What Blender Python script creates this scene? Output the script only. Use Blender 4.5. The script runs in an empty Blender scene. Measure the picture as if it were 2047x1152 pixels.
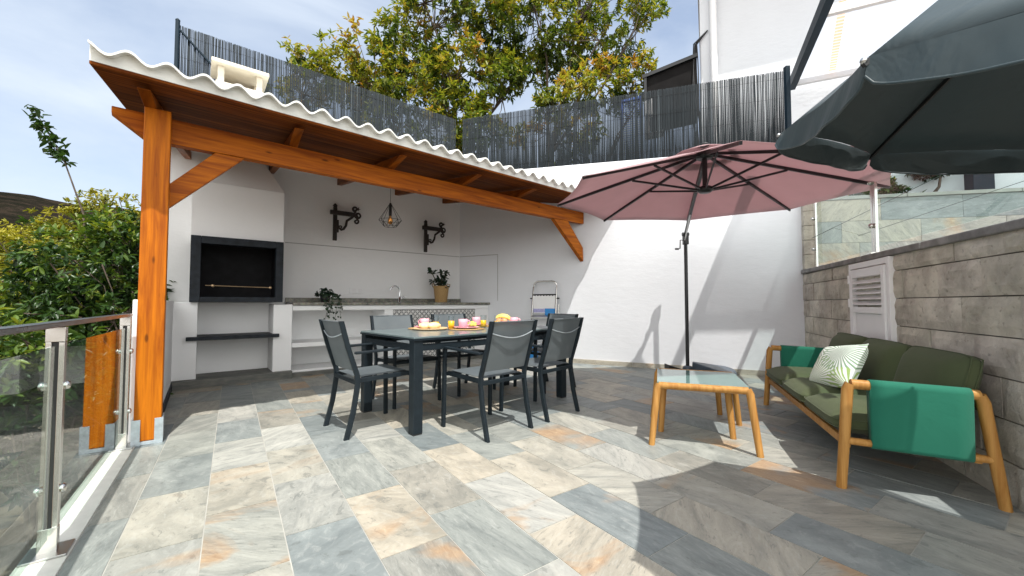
import bpy, math, random
import numpy as np
from mathutils import Vector, Matrix, Euler
random.seed(7); rng = np.random.default_rng(11)
PI = math.pi; R = math.radians
sc = bpy.context.scene
# ------------------------------------------------------------------ camera
EYE = 1.02
cam = bpy.data.objects.new("camera", bpy.data.cameras.new("camera"))
sc.collection.objects.link(cam)
cam.location = (0, 0, EYE); cam.rotation_euler = (R(90 + 2.15), 0, 0)
cam.data.sensor_width = 36; cam.data.lens = 36 * 798 / 2047
cam.data.clip_start = 0.03; cam.data.clip_end = 3000
sc.camera = cam
# ------------------------------------------------------------------ light
SUN_AZ, SUN_EL = 154.0, 63.5          # azimuth clockwise from +Y, towards the sun
sv = Vector((math.sin(R(SUN_AZ)) * math.cos(R(SUN_EL)), math.cos(R(SUN_AZ)) * math.cos(R(SUN_EL)), math.sin(R(SUN_EL))))
sun = bpy.data.objects.new("sun", bpy.data.lights.new("sun", 'SUN'))
sc.collection.objects.link(sun)
sun.data.energy = 3.35; sun.data.angle = R(0.55); sun.data.color = (1.0, 0.965, 0.91)
sun.rotation_euler = sv.to_track_quat('Z', 'Y').to_euler(); sun.location = (3, -6, 12)
w = bpy.data.worlds.new("World"); sc.world = w; w.use_nodes = True
nt = w.node_tree; nt.nodes.clear()
def N(nt, t, **k):
    n = nt.nodes.new(t)
    for a, b in k.items():
        if hasattr(n, a): setattr(n, a, b)
    return n
out = N(nt, 'ShaderNodeOutputWorld'); bg = N(nt, 'ShaderNodeBackground')
sky = N(nt, 'ShaderNodeTexSky', sky_type='NISHITA'); sky.sun_disc = False
sky.sun_elevation = R(SUN_EL); sky.sun_rotation = R(SUN_AZ)
sky.air_density = 1.0; sky.dust_density = 1.5; sky.ozone_density = 1.3
bg.inputs[1].default_value = 0.15
tc = N(nt, 'ShaderNodeTexCoord'); mp = N(nt, 'ShaderNodeMapping')
mp.inputs['Scale'].default_value = (1.0, 1.0, 2.6); mp.inputs['Location'].default_value = (0.35, 0.1, 0.2)
cn = N(nt, 'ShaderNodeTexNoise'); cn.inputs['Scale'].default_value = 1.7; cn.inputs['Detail'].default_value = 7; cn.inputs['Roughness'].default_value = 0.55
cn.inputs['Distortion'].default_value = 0.4
cr = N(nt, 'ShaderNodeValToRGB'); cr.color_ramp.elements[0].position = 0.36; cr.color_ramp.elements[1].position = 0.66
mx = N(nt, 'ShaderNodeMix', data_type='RGBA')
mx.inputs[7].default_value = (4.6, 5.0, 5.5, 1)
nt.links.new(tc.outputs['Generated'], mp.inputs[0]); nt.links.new(mp.outputs[0], cn.inputs['Vector'])
nt.links.new(cn.outputs[0], cr.inputs[0])
mm = N(nt, 'ShaderNodeMath', operation='MULTIPLY_ADD'); mm.inputs[1].default_value = 0.56; mm.inputs[2].default_value = 0.32
nt.links.new(cr.outputs[0], mm.inputs[0]); nt.links.new(mm.outputs[0], mx.inputs[0])
nt.links.new(sky.outputs[0], mx.inputs[6]); 
# added out-of-view white glow behind the camera for fill; blue with thin cloud ahead
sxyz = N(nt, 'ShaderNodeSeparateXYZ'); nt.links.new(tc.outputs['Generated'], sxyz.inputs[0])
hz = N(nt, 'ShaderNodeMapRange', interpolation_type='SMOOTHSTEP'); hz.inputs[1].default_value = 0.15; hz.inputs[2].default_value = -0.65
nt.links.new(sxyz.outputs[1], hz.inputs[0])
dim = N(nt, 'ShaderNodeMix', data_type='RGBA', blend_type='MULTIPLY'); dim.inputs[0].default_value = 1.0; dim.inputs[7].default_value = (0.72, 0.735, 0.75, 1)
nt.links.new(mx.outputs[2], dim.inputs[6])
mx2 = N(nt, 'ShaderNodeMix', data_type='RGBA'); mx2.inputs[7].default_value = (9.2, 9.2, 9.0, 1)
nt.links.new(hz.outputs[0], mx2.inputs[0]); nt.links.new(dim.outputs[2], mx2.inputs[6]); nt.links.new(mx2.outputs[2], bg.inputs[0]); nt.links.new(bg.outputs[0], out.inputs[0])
sc.view_settings.view_transform = 'Standard'; sc.view_settings.look = 'None'
sc.view_settings.exposure = 0.84; sc.view_settings.gamma = 1.0
sc.render.engine = 'CYCLES'; sc.cycles.max_bounces = 10; sc.cycles.transparent_max_bounces = 24
sc.cycles.diffuse_bounces = 5
sc.render.resolution_x = 1024; sc.render.resolution_y = 576

# ------------------------------------------------------------------ geometry helpers
def A(deg): return Vector((math.sin(R(deg)), math.cos(R(deg)), 0))
KU, KV = A(51.5), A(-38.5)
def K(u, v, z=0.0): return KU * u + KV * v + Vector((0, 0, z))
KROT = R(38.5)
CR = Vector((-1.036, 7.862, 0)); WD = A(116.26); WN = Vector((WD.y, -WD.x, 0))   # WN points into the terrace
if WN.dot(Vector((0, -1, 0))) < 0: WN = -WN
WROT = R(90 - 116.26)
def Wp(s, d=0.0, z=0.0): return CR + WD * s + WN * d + Vector((0, 0, z))
SC = Wp(5.556); SD = A(202.98)                    # stone wall: from the corner towards the camera
SN = Vector((-SD.y, SD.x, 0))
if SN.x > 0: SN = -SN                             # towards the terrace
def Sp(s, d=0.0, z=0.0): return SC + SD * s + SN * d + Vector((0, 0, z))

class MB:
    def __init__(s): s.v = []; s.f = []; s.sm = []; s.uv = []; s.at = []; s.hasuv = False
    def add(s, vs, fs, smooth=False, uv=None, at=0.0):
        b = len(s.v); s.v += [tuple(p) for p in vs]
        for i, f in enumerate(fs):
            s.f.append(tuple(b + k for k in f)); s.sm.append(smooth); s.at.append(at)
            s.uv.append(uv[i] if uv else None)
        if uv: s.hasuv = True
    def box(s, lo, hi, M=None, at=0.0):
        x0, y0, z0 = lo; x1, y1, z1 = hi
        vs = [Vector(p) for p in ((x0,y0,z0),(x1,y0,z0),(x1,y1,z0),(x0,y1,z0),(x0,y0,z1),(x1,y0,z1),(x1,y1,z1),(x0,y1,z1))]
        if M is not None: vs = [M @ p for p in vs]
        s.add(vs, [(0,3,2,1),(4,5,6,7),(0,1,5,4),(1,2,6,5),(2,3,7,6),(3,0,4,7)], at=at)
    def hexa(s, b, t, at=0.0):   # bottom quad, top quad
        s.add(list(b) + list(t), [(0,3,2,1),(4,5,6,7),(0,1,5,4),(1,2,6,5),(2,3,7,6),(3,0,4,7)], at=at)
    def bar(s, p0, p1, w, h, up=(0,0,1), at=0.0):   # rectangular bar
        p0, p1 = Vector(p0), Vector(p1); d = (p1 - p0).normalized(); up = Vector(up)
        sd = d.cross(up)
        if sd.length < 1e-4: sd = d.cross(Vector((0, 1, 0)))
        sd.normalize(); u2 = sd.cross(d).normalized()
        a, b = sd * (w / 2), u2 * (h / 2)
        s.hexa([p0-a-b, p0+a-b, p0+a+b, p0-a+b][:4], [p1-a-b, p1+a-b, p1+a+b, p1-a+b], at=at)
    def tube(s, pts, r, n=10, caps=True, at=0.0, closed=False, flat=1.0):
        pts = [Vector(p) for p in pts]; m = len(pts)
        rs = list(r) if isinstance(r, (list, tuple)) else [r] * m
        prev = None; rings = []
        for i, p in enumerate(pts):
            if closed: d = pts[(i+1) % m] - pts[i-1]
            else: d = pts[min(i+1, m-1)] - pts[max(i-1, 0)]
            d.normalize()
            if prev is None:
                a = d.orthogonal().normalized() if abs(d.z) > 0.9 else d.cross(Vector((0,0,1))).normalized()
            else:
                a = prev - d * prev.dot(d)
                a = a.normalized() if a.length > 1e-5 else d.orthogonal().normalized()
            prev = a; b = d.cross(a)
            rings.append([p + (a * math.cos(2*PI*k/n) + b * math.sin(2*PI*k/n) * flat) * rs[i] for k in range(n)])
        vs = [q for rg in rings for q in rg]; fs = []
        for i in range(m if closed else m - 1):
            j = (i + 1) % m
            for k in range(n):
                fs.append((i*n+k, i*n+(k+1) % n, j*n+(k+1) % n, j*n+k))
        s.add(vs, fs, True, at=at)
        if caps and not closed:
            s.add(rings[0], [tuple(range(n))[::-1]], at=at); s.add(rings[-1], [tuple(range(n))], at=at)
    def lathe(s, prof, c=(0,0,0), n=24, at=0.0, smooth=True, M=None):
        c = Vector(c); vs = []
        for (r, z) in prof:
            for k in range(n):
                p = Vector((r*math.cos(2*PI*k/n), r*math.sin(2*PI*k/n), z))
                vs.append((M @ p if M is not None else p) + c)
        fs = []
        for i in range(len(prof) - 1):
            for k in range(n): fs.append((i*n+k, i*n+(k+1) % n, (i+1)*n+(k+1) % n, (i+1)*n+k))
        s.add(vs, fs, smooth, at=at)
    def ell(s, c, r, n=14, m=9, M=None, at=0.0, noise=0.0):
        prof = [(math.sin(PI*i/m), -math.cos(PI*i/m)) for i in range(m+1)]
        vs = []
        for a, z in prof:
            for k in range(n):
                q = 1 + random.uniform(-noise, noise)
                p = Vector((a*math.cos(2*PI*k/n)*r[0]*q, a*math.sin(2*PI*k/n)*r[1]*q, z*r[2]*q))
                if M is not None: p = M @ p
                vs.append(p + Vector(c))
        fs = [(i*n+k, i*n+(k+1) % n, (i+1)*n+(k+1) % n, (i+1)*n+k) for i in range(m) for k in range(n)]
        s.add(vs, fs, True, at=at)
    def prism(s, poly, d, at=0.0):   # poly: 3d points, extruded by vector d
        n = len(poly); d = Vector(d); a = [Vector(p) for p in poly]; b = [p + d for p in a]
        s.add(a + b, [tuple(range(n))[::-1], tuple(range(n, 2*n))] + [(i, (i+1) % n, n+(i+1) % n, n+i) for i in range(n)], at=at)
    def build(s, name, mat, parent=None, bevel=0.0, seg=2, origin=None):
        me = bpy.data.meshes.new(name)
        vs = s.v
        if origin is not None:
            o = Vector(origin); vs = [tuple(Vector(p) - o) for p in vs]
        me.from_pydata(vs, [], s.f); me.update()
        me.polygons.foreach_set('use_smooth', s.sm)
        if s.hasuv:
            ul = me.uv_layers.new(name='UVMap'); data = []
            for f, u in zip(s.f, s.uv):
                data += list(u) if u else [(0, 0)] * len(f)
            ul.data.foreach_set('uv', [c for p in data for c in p])
        if any(isinstance(a, tuple) for a in s.at):
            for i, nm in enumerate(('tint', 'rust')):
                at = me.attributes.new(nm, 'FLOAT', 'FACE')
                at.data.foreach_set('value', [a[i] if isinstance(a, tuple) else 0.0 for a in s.at])
        elif any(s.at):
            at = me.attributes.new('tint', 'FLOAT', 'FACE'); at.data.foreach_set('value', s.at)
        o = bpy.data.objects.new(name, me); sc.collection.objects.link(o)
        if origin is not None: o.location = origin
        if parent is not None: o.parent = parent
        me.materials.append(mat)
        if bevel > 0:
            b = o.modifiers.new('bevel', 'BEVEL'); b.width = bevel; b.segments = seg; b.limit_method = 'ANGLE'; b.angle_limit = R(40)
        return o
def empty(name, loc, rz=0.0, label=None, cat=None, group=None):
    o = bpy.data.objects.new(name, None); sc.collection.objects.link(o)
    o.location = loc; o.rotation_euler = (0, 0, rz); o.empty_display_size = 0.1
    tag(o, label, cat, group); return o
def tag(o, label=None, cat=None, group=None, kind=None):
    if label: o['label'] = label
    if cat: o['category'] = cat
    if group: o['group'] = group
    if kind: o['kind'] = kind
    return o
def children(o): return [c for c in bpy.data.objects if c.parent == o]
def copy_tree(o, loc=None, rz=None, label=None, parent=None):
    c = o.copy(); sc.collection.objects.link(c)
    if parent is not None: c.parent = parent
    if loc is not None: c.location = loc
    if rz is not None: c.rotation_euler = (0, 0, rz)
    if label: c['label'] = label
    for ch in children(o): copy_tree(ch, parent=c)
    return c

# ------------------------------------------------------------------ materials
def base_mat(name):
    m = bpy.data.materials.new(name); m.use_nodes = True
    nt = m.node_tree; b = nt.nodes['Principled BSDF']; return m, nt, b
def L(nt, a, b): nt.links.new(a, b)
def noise(nt, scale, detail=4, rough=0.55, vec=None, mscale=None, dist=0.0, coord='Object'):
    n = N(nt, 'ShaderNodeTexNoise'); n.inputs['Scale'].default_value = scale; n.inputs['Detail'].default_value = detail
    n.inputs['Roughness'].default_value = rough; n.inputs['Distortion'].default_value = dist
    if vec is None:
        t = N(nt, 'ShaderNodeTexCoord'); vec = t.outputs[coord]
    if mscale:
        mp = N(nt, 'ShaderNodeMapping'); mp.inputs['Scale'].default_value = mscale; L(nt, vec, mp.inputs[0]); vec = mp.outputs[0]
    L(nt, vec, n.inputs['Vector']); return n.outputs[0]
def ramp(nt, fac, stops, interp='LINEAR'):
    r = N(nt, 'ShaderNodeValToRGB'); cr = r.color_ramp; cr.interpolation = interp
    while len(cr.elements) < len(stops): cr.elements.new(0.5)
    for e, (p, c) in zip(cr.elements, stops):
        e.position = p; e.color = (*c, 1) if len(c) == 3 else c
    L(nt, fac, r.inputs[0]); return r.outputs[0]
def mixc(nt, fac, a, b, mode='MIX'):
    m = N(nt, 'ShaderNodeMix', data_type='RGBA', blend_type=mode)
    for v, i in ((fac, 0), (a, 6), (b, 7)):
        if isinstance(v, (int, float)): m.inputs[i].default_value = v
        elif isinstance(v, tuple): m.inputs[i].default_value = (*v, 1) if len(v) == 3 else v
        else: L(nt, v, m.inputs[i])
    return m.outputs[2]
def math_(nt, op, a, b=None, c=None, clamp=False):
    m = N(nt, 'ShaderNodeMath', operation=op); m.use_clamp = clamp
    for v, i in ((a, 0), (b, 1), (c, 2)):
        if v is None: continue
        if isinstance(v, (int, float)): m.inputs[i].default_value = v
        else: L(nt, v, m.inputs[i])
    return m.outputs[0]
def bump(nt, b, h, strength=0.3, dist=0.01, prev=None):
    n = N(nt, 'ShaderNodeBump'); n.inputs['Strength'].default_value = strength; n.inputs['Distance'].default_value = dist
    L(nt, h, n.inputs['Height'])
    if prev is not None: L(nt, prev, n.inputs['Normal'])
    L(nt, n.outputs[0], b.inputs['Normal']); return n.outputs[0]
def plain(name, col, rough=0.5, metal=0.0, var=0.12, nscale=8.0, bs=0.0, bscale=60.0, col2=None, mscale=None, spec=None, bd=0.003):
    m, nt, b = base_mat(name)
    n = noise(nt, nscale, 5, mscale=mscale)
    c2 = col2 if col2 else tuple(c * (1 - var * 2) for c in col)
    c1 = col if col2 else tuple(min(1, c * (1 + var * 0.6)) for c in col)
    L(nt, ramp(nt, n, [(0.3, c2), (0.7, c1)]), b.inputs['Base Color'])
    b.inputs['Metallic'].default_value = metal
    r = N(nt, 'ShaderNodeMapRange'); r.inputs[3].default_value = max(0.02, rough - 0.07); r.inputs[4].default_value = min(1, rough + 0.1)
    L(nt, noise(nt, nscale * 3, 3), r.inputs[0]); L(nt, r.outputs[0], b.inputs['Roughness'])
    if spec is not None: b.inputs['Specular IOR Level'].default_value = spec
    if bs > 0: bump(nt, b, noise(nt, bscale, 6, mscale=mscale), bs, bd)
    return m
def wood(name, dark, light, ax=0, scale=3.0, rough=0.38, knots=True, planks=0, spec=0.15):
    m, nt, b = base_mat(name)
    s = [8.0, 8.0, 8.0]; s[ax] = 0.5
    t = N(nt, 'ShaderNodeTexCoord').outputs['Object']
    n1 = noise(nt, scale, 6, 0.6, vec=t, mscale=tuple(s), dist=0.5)
    s2 = [40.0, 40.0, 40.0]; s2[ax] = 1.2
    n2 = noise(nt, scale, 4, 0.5, vec=t, mscale=tuple(s2))
    c = ramp(nt, n1, [(0.36, dark), (0.5, tuple((a*.45+b_*.55) for a, b_ in zip(dark, light))), (0.62, light)])
    c = mixc(nt, math_(nt, 'MULTIPLY', n2, 0.5), c, tuple(x * 0.55 for x in dark))
    if knots:
        s3 = [9.0, 9.0, 9.0]; s3[ax] = 3.0
        mp = N(nt, 'ShaderNodeMapping'); mp.inputs['Scale'].default_value = tuple(s3); L(nt, t, mp.inputs[0])
        v = N(nt, 'ShaderNodeTexVoronoi'); v.inputs['Scale'].default_value = 1.0; L(nt, mp.outputs[0], v.inputs['Vector'])
        k = ramp(nt, v.outputs['Distance'], [(0.06, (1, 1, 1)), (0.12, (0, 0, 0))])
        c = mixc(nt, math_(nt, 'MULTIPLY', k, 0.75), c, tuple(x * 0.25 for x in dark))
    if planks:
        sp = N(nt, 'ShaderNodeSeparateXYZ'); L(nt, t, sp.inputs[0]); f = math_(nt, 'MULTIPLY', sp.outputs[1], 1 / planks)
        fr = math_(nt, 'FRACT', f); wn = N(nt, 'ShaderNodeTexWhiteNoise', noise_dimensions='1D'); L(nt, math_(nt, 'FLOOR', f), wn.inputs['W'])
        c = mixc(nt, math_(nt, 'MULTIPLY', wn.outputs[0], .5), c, tuple(x * .45 for x in dark)); c = mixc(nt, math_(nt, 'LESS_THAN', fr, .08), c, (.01, .004, .002))
    L(nt, c, b.inputs['Base Color']); b.inputs['Roughness'].default_value = rough; b.inputs['Specular IOR Level'].default_value = spec
    bump(nt, b, n2, 0.18, 0.002)
    return m
def plaster(name, col, bs=0.35, lines=False, dirt=0.06):
    m, nt, b = base_mat(name)
    t = N(nt, 'ShaderNodeTexCoord').outputs['Object']
    n = noise(nt, 1.3, 6, 0.6, vec=t); n2 = noise(nt, 9, 5, 0.6, vec=t)
    c = ramp(nt, n, [(0.3, tuple(x*(1-dirt) for x in col)), (0.7, col)])
    c = mixc(nt, math_(nt, 'MULTIPLY', n2, 0.09), c, tuple(x*0.6 for x in col))
    L(nt, c, b.inputs['Base Color']); b.inputs['Roughness'].default_value = 0.75
    a = noise(nt, 6.0, 7, 0.62, vec=t, mscale=(1, 1, 2.4)); q = bump(nt, b, a, bs, 0.03)
    a2 = noise(nt, 70.0, 4, 0.6, vec=t); bump(nt, b, a2, bs * 0.5, 0.003, q)
    return m
def leafmat(name, stops, trans=0.35, rough=0.42):
    m, nt, b = base_mat(name)
    at = N(nt, 'ShaderNodeAttribute'); at.attribute_name = 'rnd'
    c = ramp(nt, at.outputs['Fac'], stops)
    L(nt, c, b.inputs['Base Color']); b.inputs['Roughness'].default_value = rough
    b.inputs['Specular IOR Level'].default_value = 0.4
    tr = N(nt, 'ShaderNodeBsdfTranslucent'); L(nt, mixc(nt, 1.0, c, (1.0, 1.0, 0.45), 'MULTIPLY'), tr.inputs[0])
    mx = N(nt, 'ShaderNodeMixShader'); mx.inputs[0].default_value = trans
    o = nt.nodes['Material Output']; L(nt, b.outputs[0], mx.inputs[1]); L(nt, tr.outputs[0], mx.inputs[2]); L(nt, mx.outputs[0], o.inputs[0])
    return m
def glassmat(name, tint, fres=1.0, ior=1.5, rough=0.0):
    m, nt, b = base_mat(name); nt.nodes.remove(b)
    o = nt.nodes['Material Output']; t = N(nt, 'ShaderNodeBsdfTransparent'); t.inputs[0].default_value = (*tint, 1)
    g = N(nt, 'ShaderNodeBsdfGlossy'); g.inputs['Roughness'].default_value = rough
    f = N(nt, 'ShaderNodeFresnel'); f.inputs[0].default_value = ior
    gg = N(nt, 'ShaderNodeNewGeometry'); ff = math_(nt, 'MULTIPLY', math_(nt, 'MULTIPLY', f.outputs[0], fres), math_(nt, 'SUBTRACT', 1.0, gg.outputs['Backfacing']))
    mx = N(nt, 'ShaderNodeMixShader'); L(nt, ff, mx.inputs[0])
    L(nt, t.outputs[0], mx.inputs[1]); L(nt, g.outputs[0], mx.inputs[2]); L(nt, mx.outputs[0], o.inputs[0]); return m
def cloth(name, col, trans=0.0, rough=0.85, weave=350.0, var=0.1, bs=0.2):
    m, nt, b = base_mat(name)
    n = noise(nt, 5, 4); c = ramp(nt, n, [(0.3, tuple(x*(1-var) for x in col)), (0.7, col)])
    c = mixc(nt, math_(nt, 'MULTIPLY', noise(nt, weave, 2), 0.35), c, tuple(x*0.55 for x in col))
    L(nt, c, b.inputs['Base Color']); b.inputs['Roughness'].default_value = rough
    b.inputs['Sheen Weight'].default_value = 0.05; b.inputs['Specular IOR Level'].default_value = 0.3
    bump(nt, b, noise(nt, 3.5, 4, dist=.8), bs, 0.035)
    if trans > 0:
        tr = N(nt, 'ShaderNodeBsdfTranslucent'); L(nt, c, tr.inputs[0])
        mx = N(nt, 'ShaderNodeMixShader'); mx.inputs[0].default_value = trans
        o = nt.nodes['Material Output']; L(nt, b.outputs[0], mx.inputs[1]); L(nt, tr.outputs[0], mx.inputs[2]); L(nt, mx.outputs[0], o.inputs[0])
    return m

M = {}
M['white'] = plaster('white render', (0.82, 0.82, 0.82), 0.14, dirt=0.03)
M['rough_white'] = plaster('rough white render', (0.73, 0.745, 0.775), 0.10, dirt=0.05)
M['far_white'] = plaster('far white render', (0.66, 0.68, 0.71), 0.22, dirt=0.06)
M['pine_x'] = wood('varnished pine along x', (0.24, 0.052, 0.003), (0.54, 0.150, 0.006), 0, rough=.5)
M['pine_z'] = wood('varnished pine along z', (0.30, 0.068, 0.003), (0.60, 0.175, 0.005), 2, rough=.5)
M['boards'] = wood('stained roof boards', (0.085, 0.018, 0.002), (0.27, 0.075, 0.008), 0, rough=0.7, spec=0.08, knots=True, planks=.11)
M['rafter'] = wood('stained rafter', (0.14, 0.034, 0.004), (0.32, 0.09, 0.009), 1, spec=0.08)
M['teak_light'] = wood('honey teak', (0.34, 0.155, 0.038), (0.50, 0.265, 0.078), 2, scale=4.0, rough=.45, knots=False)
M['roof_tile'] = plain('whitewashed roof tile', (0.70, 0.71, 0.67), 0.75, var=0.10, nscale=6, bs=0.3, bscale=25)
M['chimney'] = plain('cream chimney render', (0.80, 0.74, 0.62), 0.8, var=0.05, bs=0.2)
M['anthracite'] = plain('anthracite powder coat', (0.011, 0.017, 0.022), 0.45, spec=0.22, var=0.12, nscale=20, bs=0.05, bscale=300)
M['navy_metal'] = plain('navy painted steel', (0.010, 0.022, 0.034), 0.5, var=0.1, spec=0.2)
M['black_metal'] = plain('black painted metal', (0.012, 0.013, 0.015), 0.4, var=0.15)
M['iron'] = plain('dark wrought iron and old wood', (0.020, 0.013, 0.010), 0.55, var=0.3, nscale=25, bs=0.4, bscale=60)
M['steel'] = plain('brushed stainless steel', (0.66, 0.65, 0.62), 0.22, 1.0, var=0.03, nscale=2)
M['steel_soft'] = plain('satin stainless steel', (0.50, 0.50, 0.49), 0.3, 1.0, var=0.03, nscale=2)
M['steel_dark'] = plain('dark satin steel', (0.24, 0.245, 0.25), 0.28, 1.0, var=0.05, nscale=2)
M['galv'] = plain('galvanised steel', (0.52, 0.58, 0.62), 0.45, 0.7, var=0.12, nscale=20)
M['slate_black'] = plain('black split slate trim', (0.014, 0.019, 0.026), 0.55, spec=0.25, var=0.3, nscale=14, bs=0.5, bscale=40, bd=0.006)
M['firebox'] = plain('sooty firebox', (0.008, 0.008, 0.010), 0.65, var=0.3, spec=0.2)
M['chrome'] = plain('chrome', (0.75, 0.76, 0.78), 0.08, 1.0, var=0.02)
M['plastic_white'] = plain('white plastic', (0.80, 0.80, 0.80), 0.35, var=0.02)
M['shutter'] = plain('white painted aluminium', (0.78, 0.77, 0.77), 0.4, var=0.03, nscale=3)
M['rubber'] = plain('black rubber', (0.02, 0.02, 0.02), 0.7, var=0.2)
M['coping'] = plain('weathered concrete coping', (0.27, 0.26, 0.25), 0.85, col2=(0.13, 0.125, 0.12), nscale=9, bs=0.5, bscale=40, bd=0.006)
M['light_stone'] = plain('pale stone coping', (0.36, 0.37, 0.34), 0.8, var=0.12, nscale=4, bs=0.3, bscale=30)
M['kerb'] = plain('white marble threshold', (0.66, 0.64, 0.58), 0.5, var=0.06, nscale=12, bs=0.1)
M['sling_green'] = cloth('green sling fabric', (0.014, 0.150, 0.095), 0.05, weave=500)
M['cushion'] = cloth('olive cushion fabric', (0.068, 0.084, 0.038), 0, weave=420, var=0.12)
M['pink_canvas'] = cloth('dusty mauve canvas', (0.62, 0.44, 0.455), 0.50, weave=600, var=0.06, bs=0.12)
M['grey_canvas'] = cloth('slate grey canvas', (0.036, 0.056, 0.064), 0.0, rough=0.45, weave=600, var=0.1, bs=0.35)
M['pink'] = plain('pink glazed ceramic', (0.80, 0.36, 0.42), 0.2, var=0.03)
M['juice'] = plain('orange juice', (0.95, 0.50, 0.01), 0.25, var=0.03)
M['bread'] = plain('golden bread crust', (0.76, 0.52, 0.24), 0.7, col2=(0.85, 0.70, 0.42), nscale=30, bs=0.3)
M['banana'] = plain('yellow fruit skin', (0.80, 0.62, 0.13), 0.45, var=0.1, nscale=20)
M['kiwi'] = plain('green grapes', (0.50, 0.60, 0.10), 0.35, var=0.1, nscale=20)
M['peach'] = plain('peach skin', (0.80, 0.30, 0.14), 0.5, var=0.15, nscale=15)
M['straw'] = plain('woven straw', (0.46, 0.30, 0.13), 0.8, col2=(0.24, 0.14, 0.05), nscale=60, bs=0.6, bscale=80, mscale=(1, 1, 4))
M['board'] = plain('light bamboo board', (0.66, 0.45, 0.24), 0.5, var=0.1, nscale=10)
M['soil'] = plain('dry garden soil', (0.16, 0.11, 0.07), 0.95, var=0.25, nscale=3, bs=0.5, bscale=20)
M['bark'] = plain('grey brown bark', (0.10, 0.075, 0.055), 0.9, var=0.3, nscale=14, bs=0.7, bscale=30, mscale=(3, 3, 0.6))
M['stem'] = plain('green brown stem', (0.12, 0.10, 0.05), 0.8, var=0.2)
M['blue_paint'] = plain('faded blue shutter paint', (0.09, 0.20, 0.70), 0.6, var=0.2)
M['blue'] = plain('bright blue plastic', (0.02, 0.24, 0.62), 0.4, var=0.05)
M['lilac'] = plain('lilac printed label', (0.42, 0.42, 0.70), 0.5, var=0.15, nscale=60)
M['dark_box'] = plain('dark weathered board', (0.012, 0.011, 0.011), 0.8, spec=0.1, var=0.2, nscale=5)
M['cable'] = plain('black cable', (0.015, 0.015, 0.016), 0.6)
M['weight'] = plain('blue grey moulded plastic', (0.060, 0.080, 0.105), 0.38, var=0.1)
M['terracotta_dark'] = plain('dark reddish wood', (0.060, 0.020, 0.012), 0.4, var=0.15)
M['glass_rail'] = glassmat('green tinted railing glass', (0.80, 0.90, 0.86), fres=1.6)
M['glass_clear'] = glassmat('clear drinking glass', (0.95, 0.97, 0.97), ior=1.45)
M['glass_up'] = glassmat('tinted balustrade glass', (0.90, 0.96, 0.95), ior=1.35)
M['amber'] = glassmat('amber bulb glass', (0.95, 0.70, 0.42), ior=1.5)
def reedmat():
    m, nt, b = base_mat('grey reed'); at = N(nt, 'ShaderNodeAttribute'); at.attribute_name = 'tint'
    c = ramp(nt, at.outputs['Fac'], [(0.0, (0.008, 0.011, 0.013)), (0.55, (0.016, 0.022, 0.026)), (0.85, (0.026, 0.035, 0.040)), (1.0, (0.12, 0.145, 0.16))])
    c = mixc(nt, math_(nt, 'MULTIPLY', noise(nt, 6, 3, mscale=(1, 1, 0.4)), 0.6), c, (0.03, 0.035, 0.04))
    L(nt, c, b.inputs['Base Color']); b.inputs['Roughness'].default_value = 0.7; b.inputs['Specular IOR Level'].default_value = 0.15; return m
M['reed'] = reedmat()
def granite():
    m, nt, b = base_mat('grey granite')
    v = N(nt, 'ShaderNodeTexVoronoi'); v.inputs['Scale'].default_value = 90
    L(nt, N(nt, 'ShaderNodeTexCoord').outputs['Object'], v.inputs['Vector'])
    a = ramp(nt, noise(nt, 14, 6, 0.7), [(0.3, (0.06, 0.07, 0.065)), (0.5, (0.24, 0.23, 0.20)), (0.68, (0.42, 0.40, 0.35))])
    c = mixc(nt, 0.35, a, v.outputs['Color'], 'OVERLAY'); L(nt, mixc(nt, 0.6, a, mixc(nt, 1.0, c, (0.55, 0.55, 0.5), 'MULTIPLY')), b.inputs['Base Color'])
    b.inputs['Roughness'].default_value = 0.22; return m
M['granite'] = granite()
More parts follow.
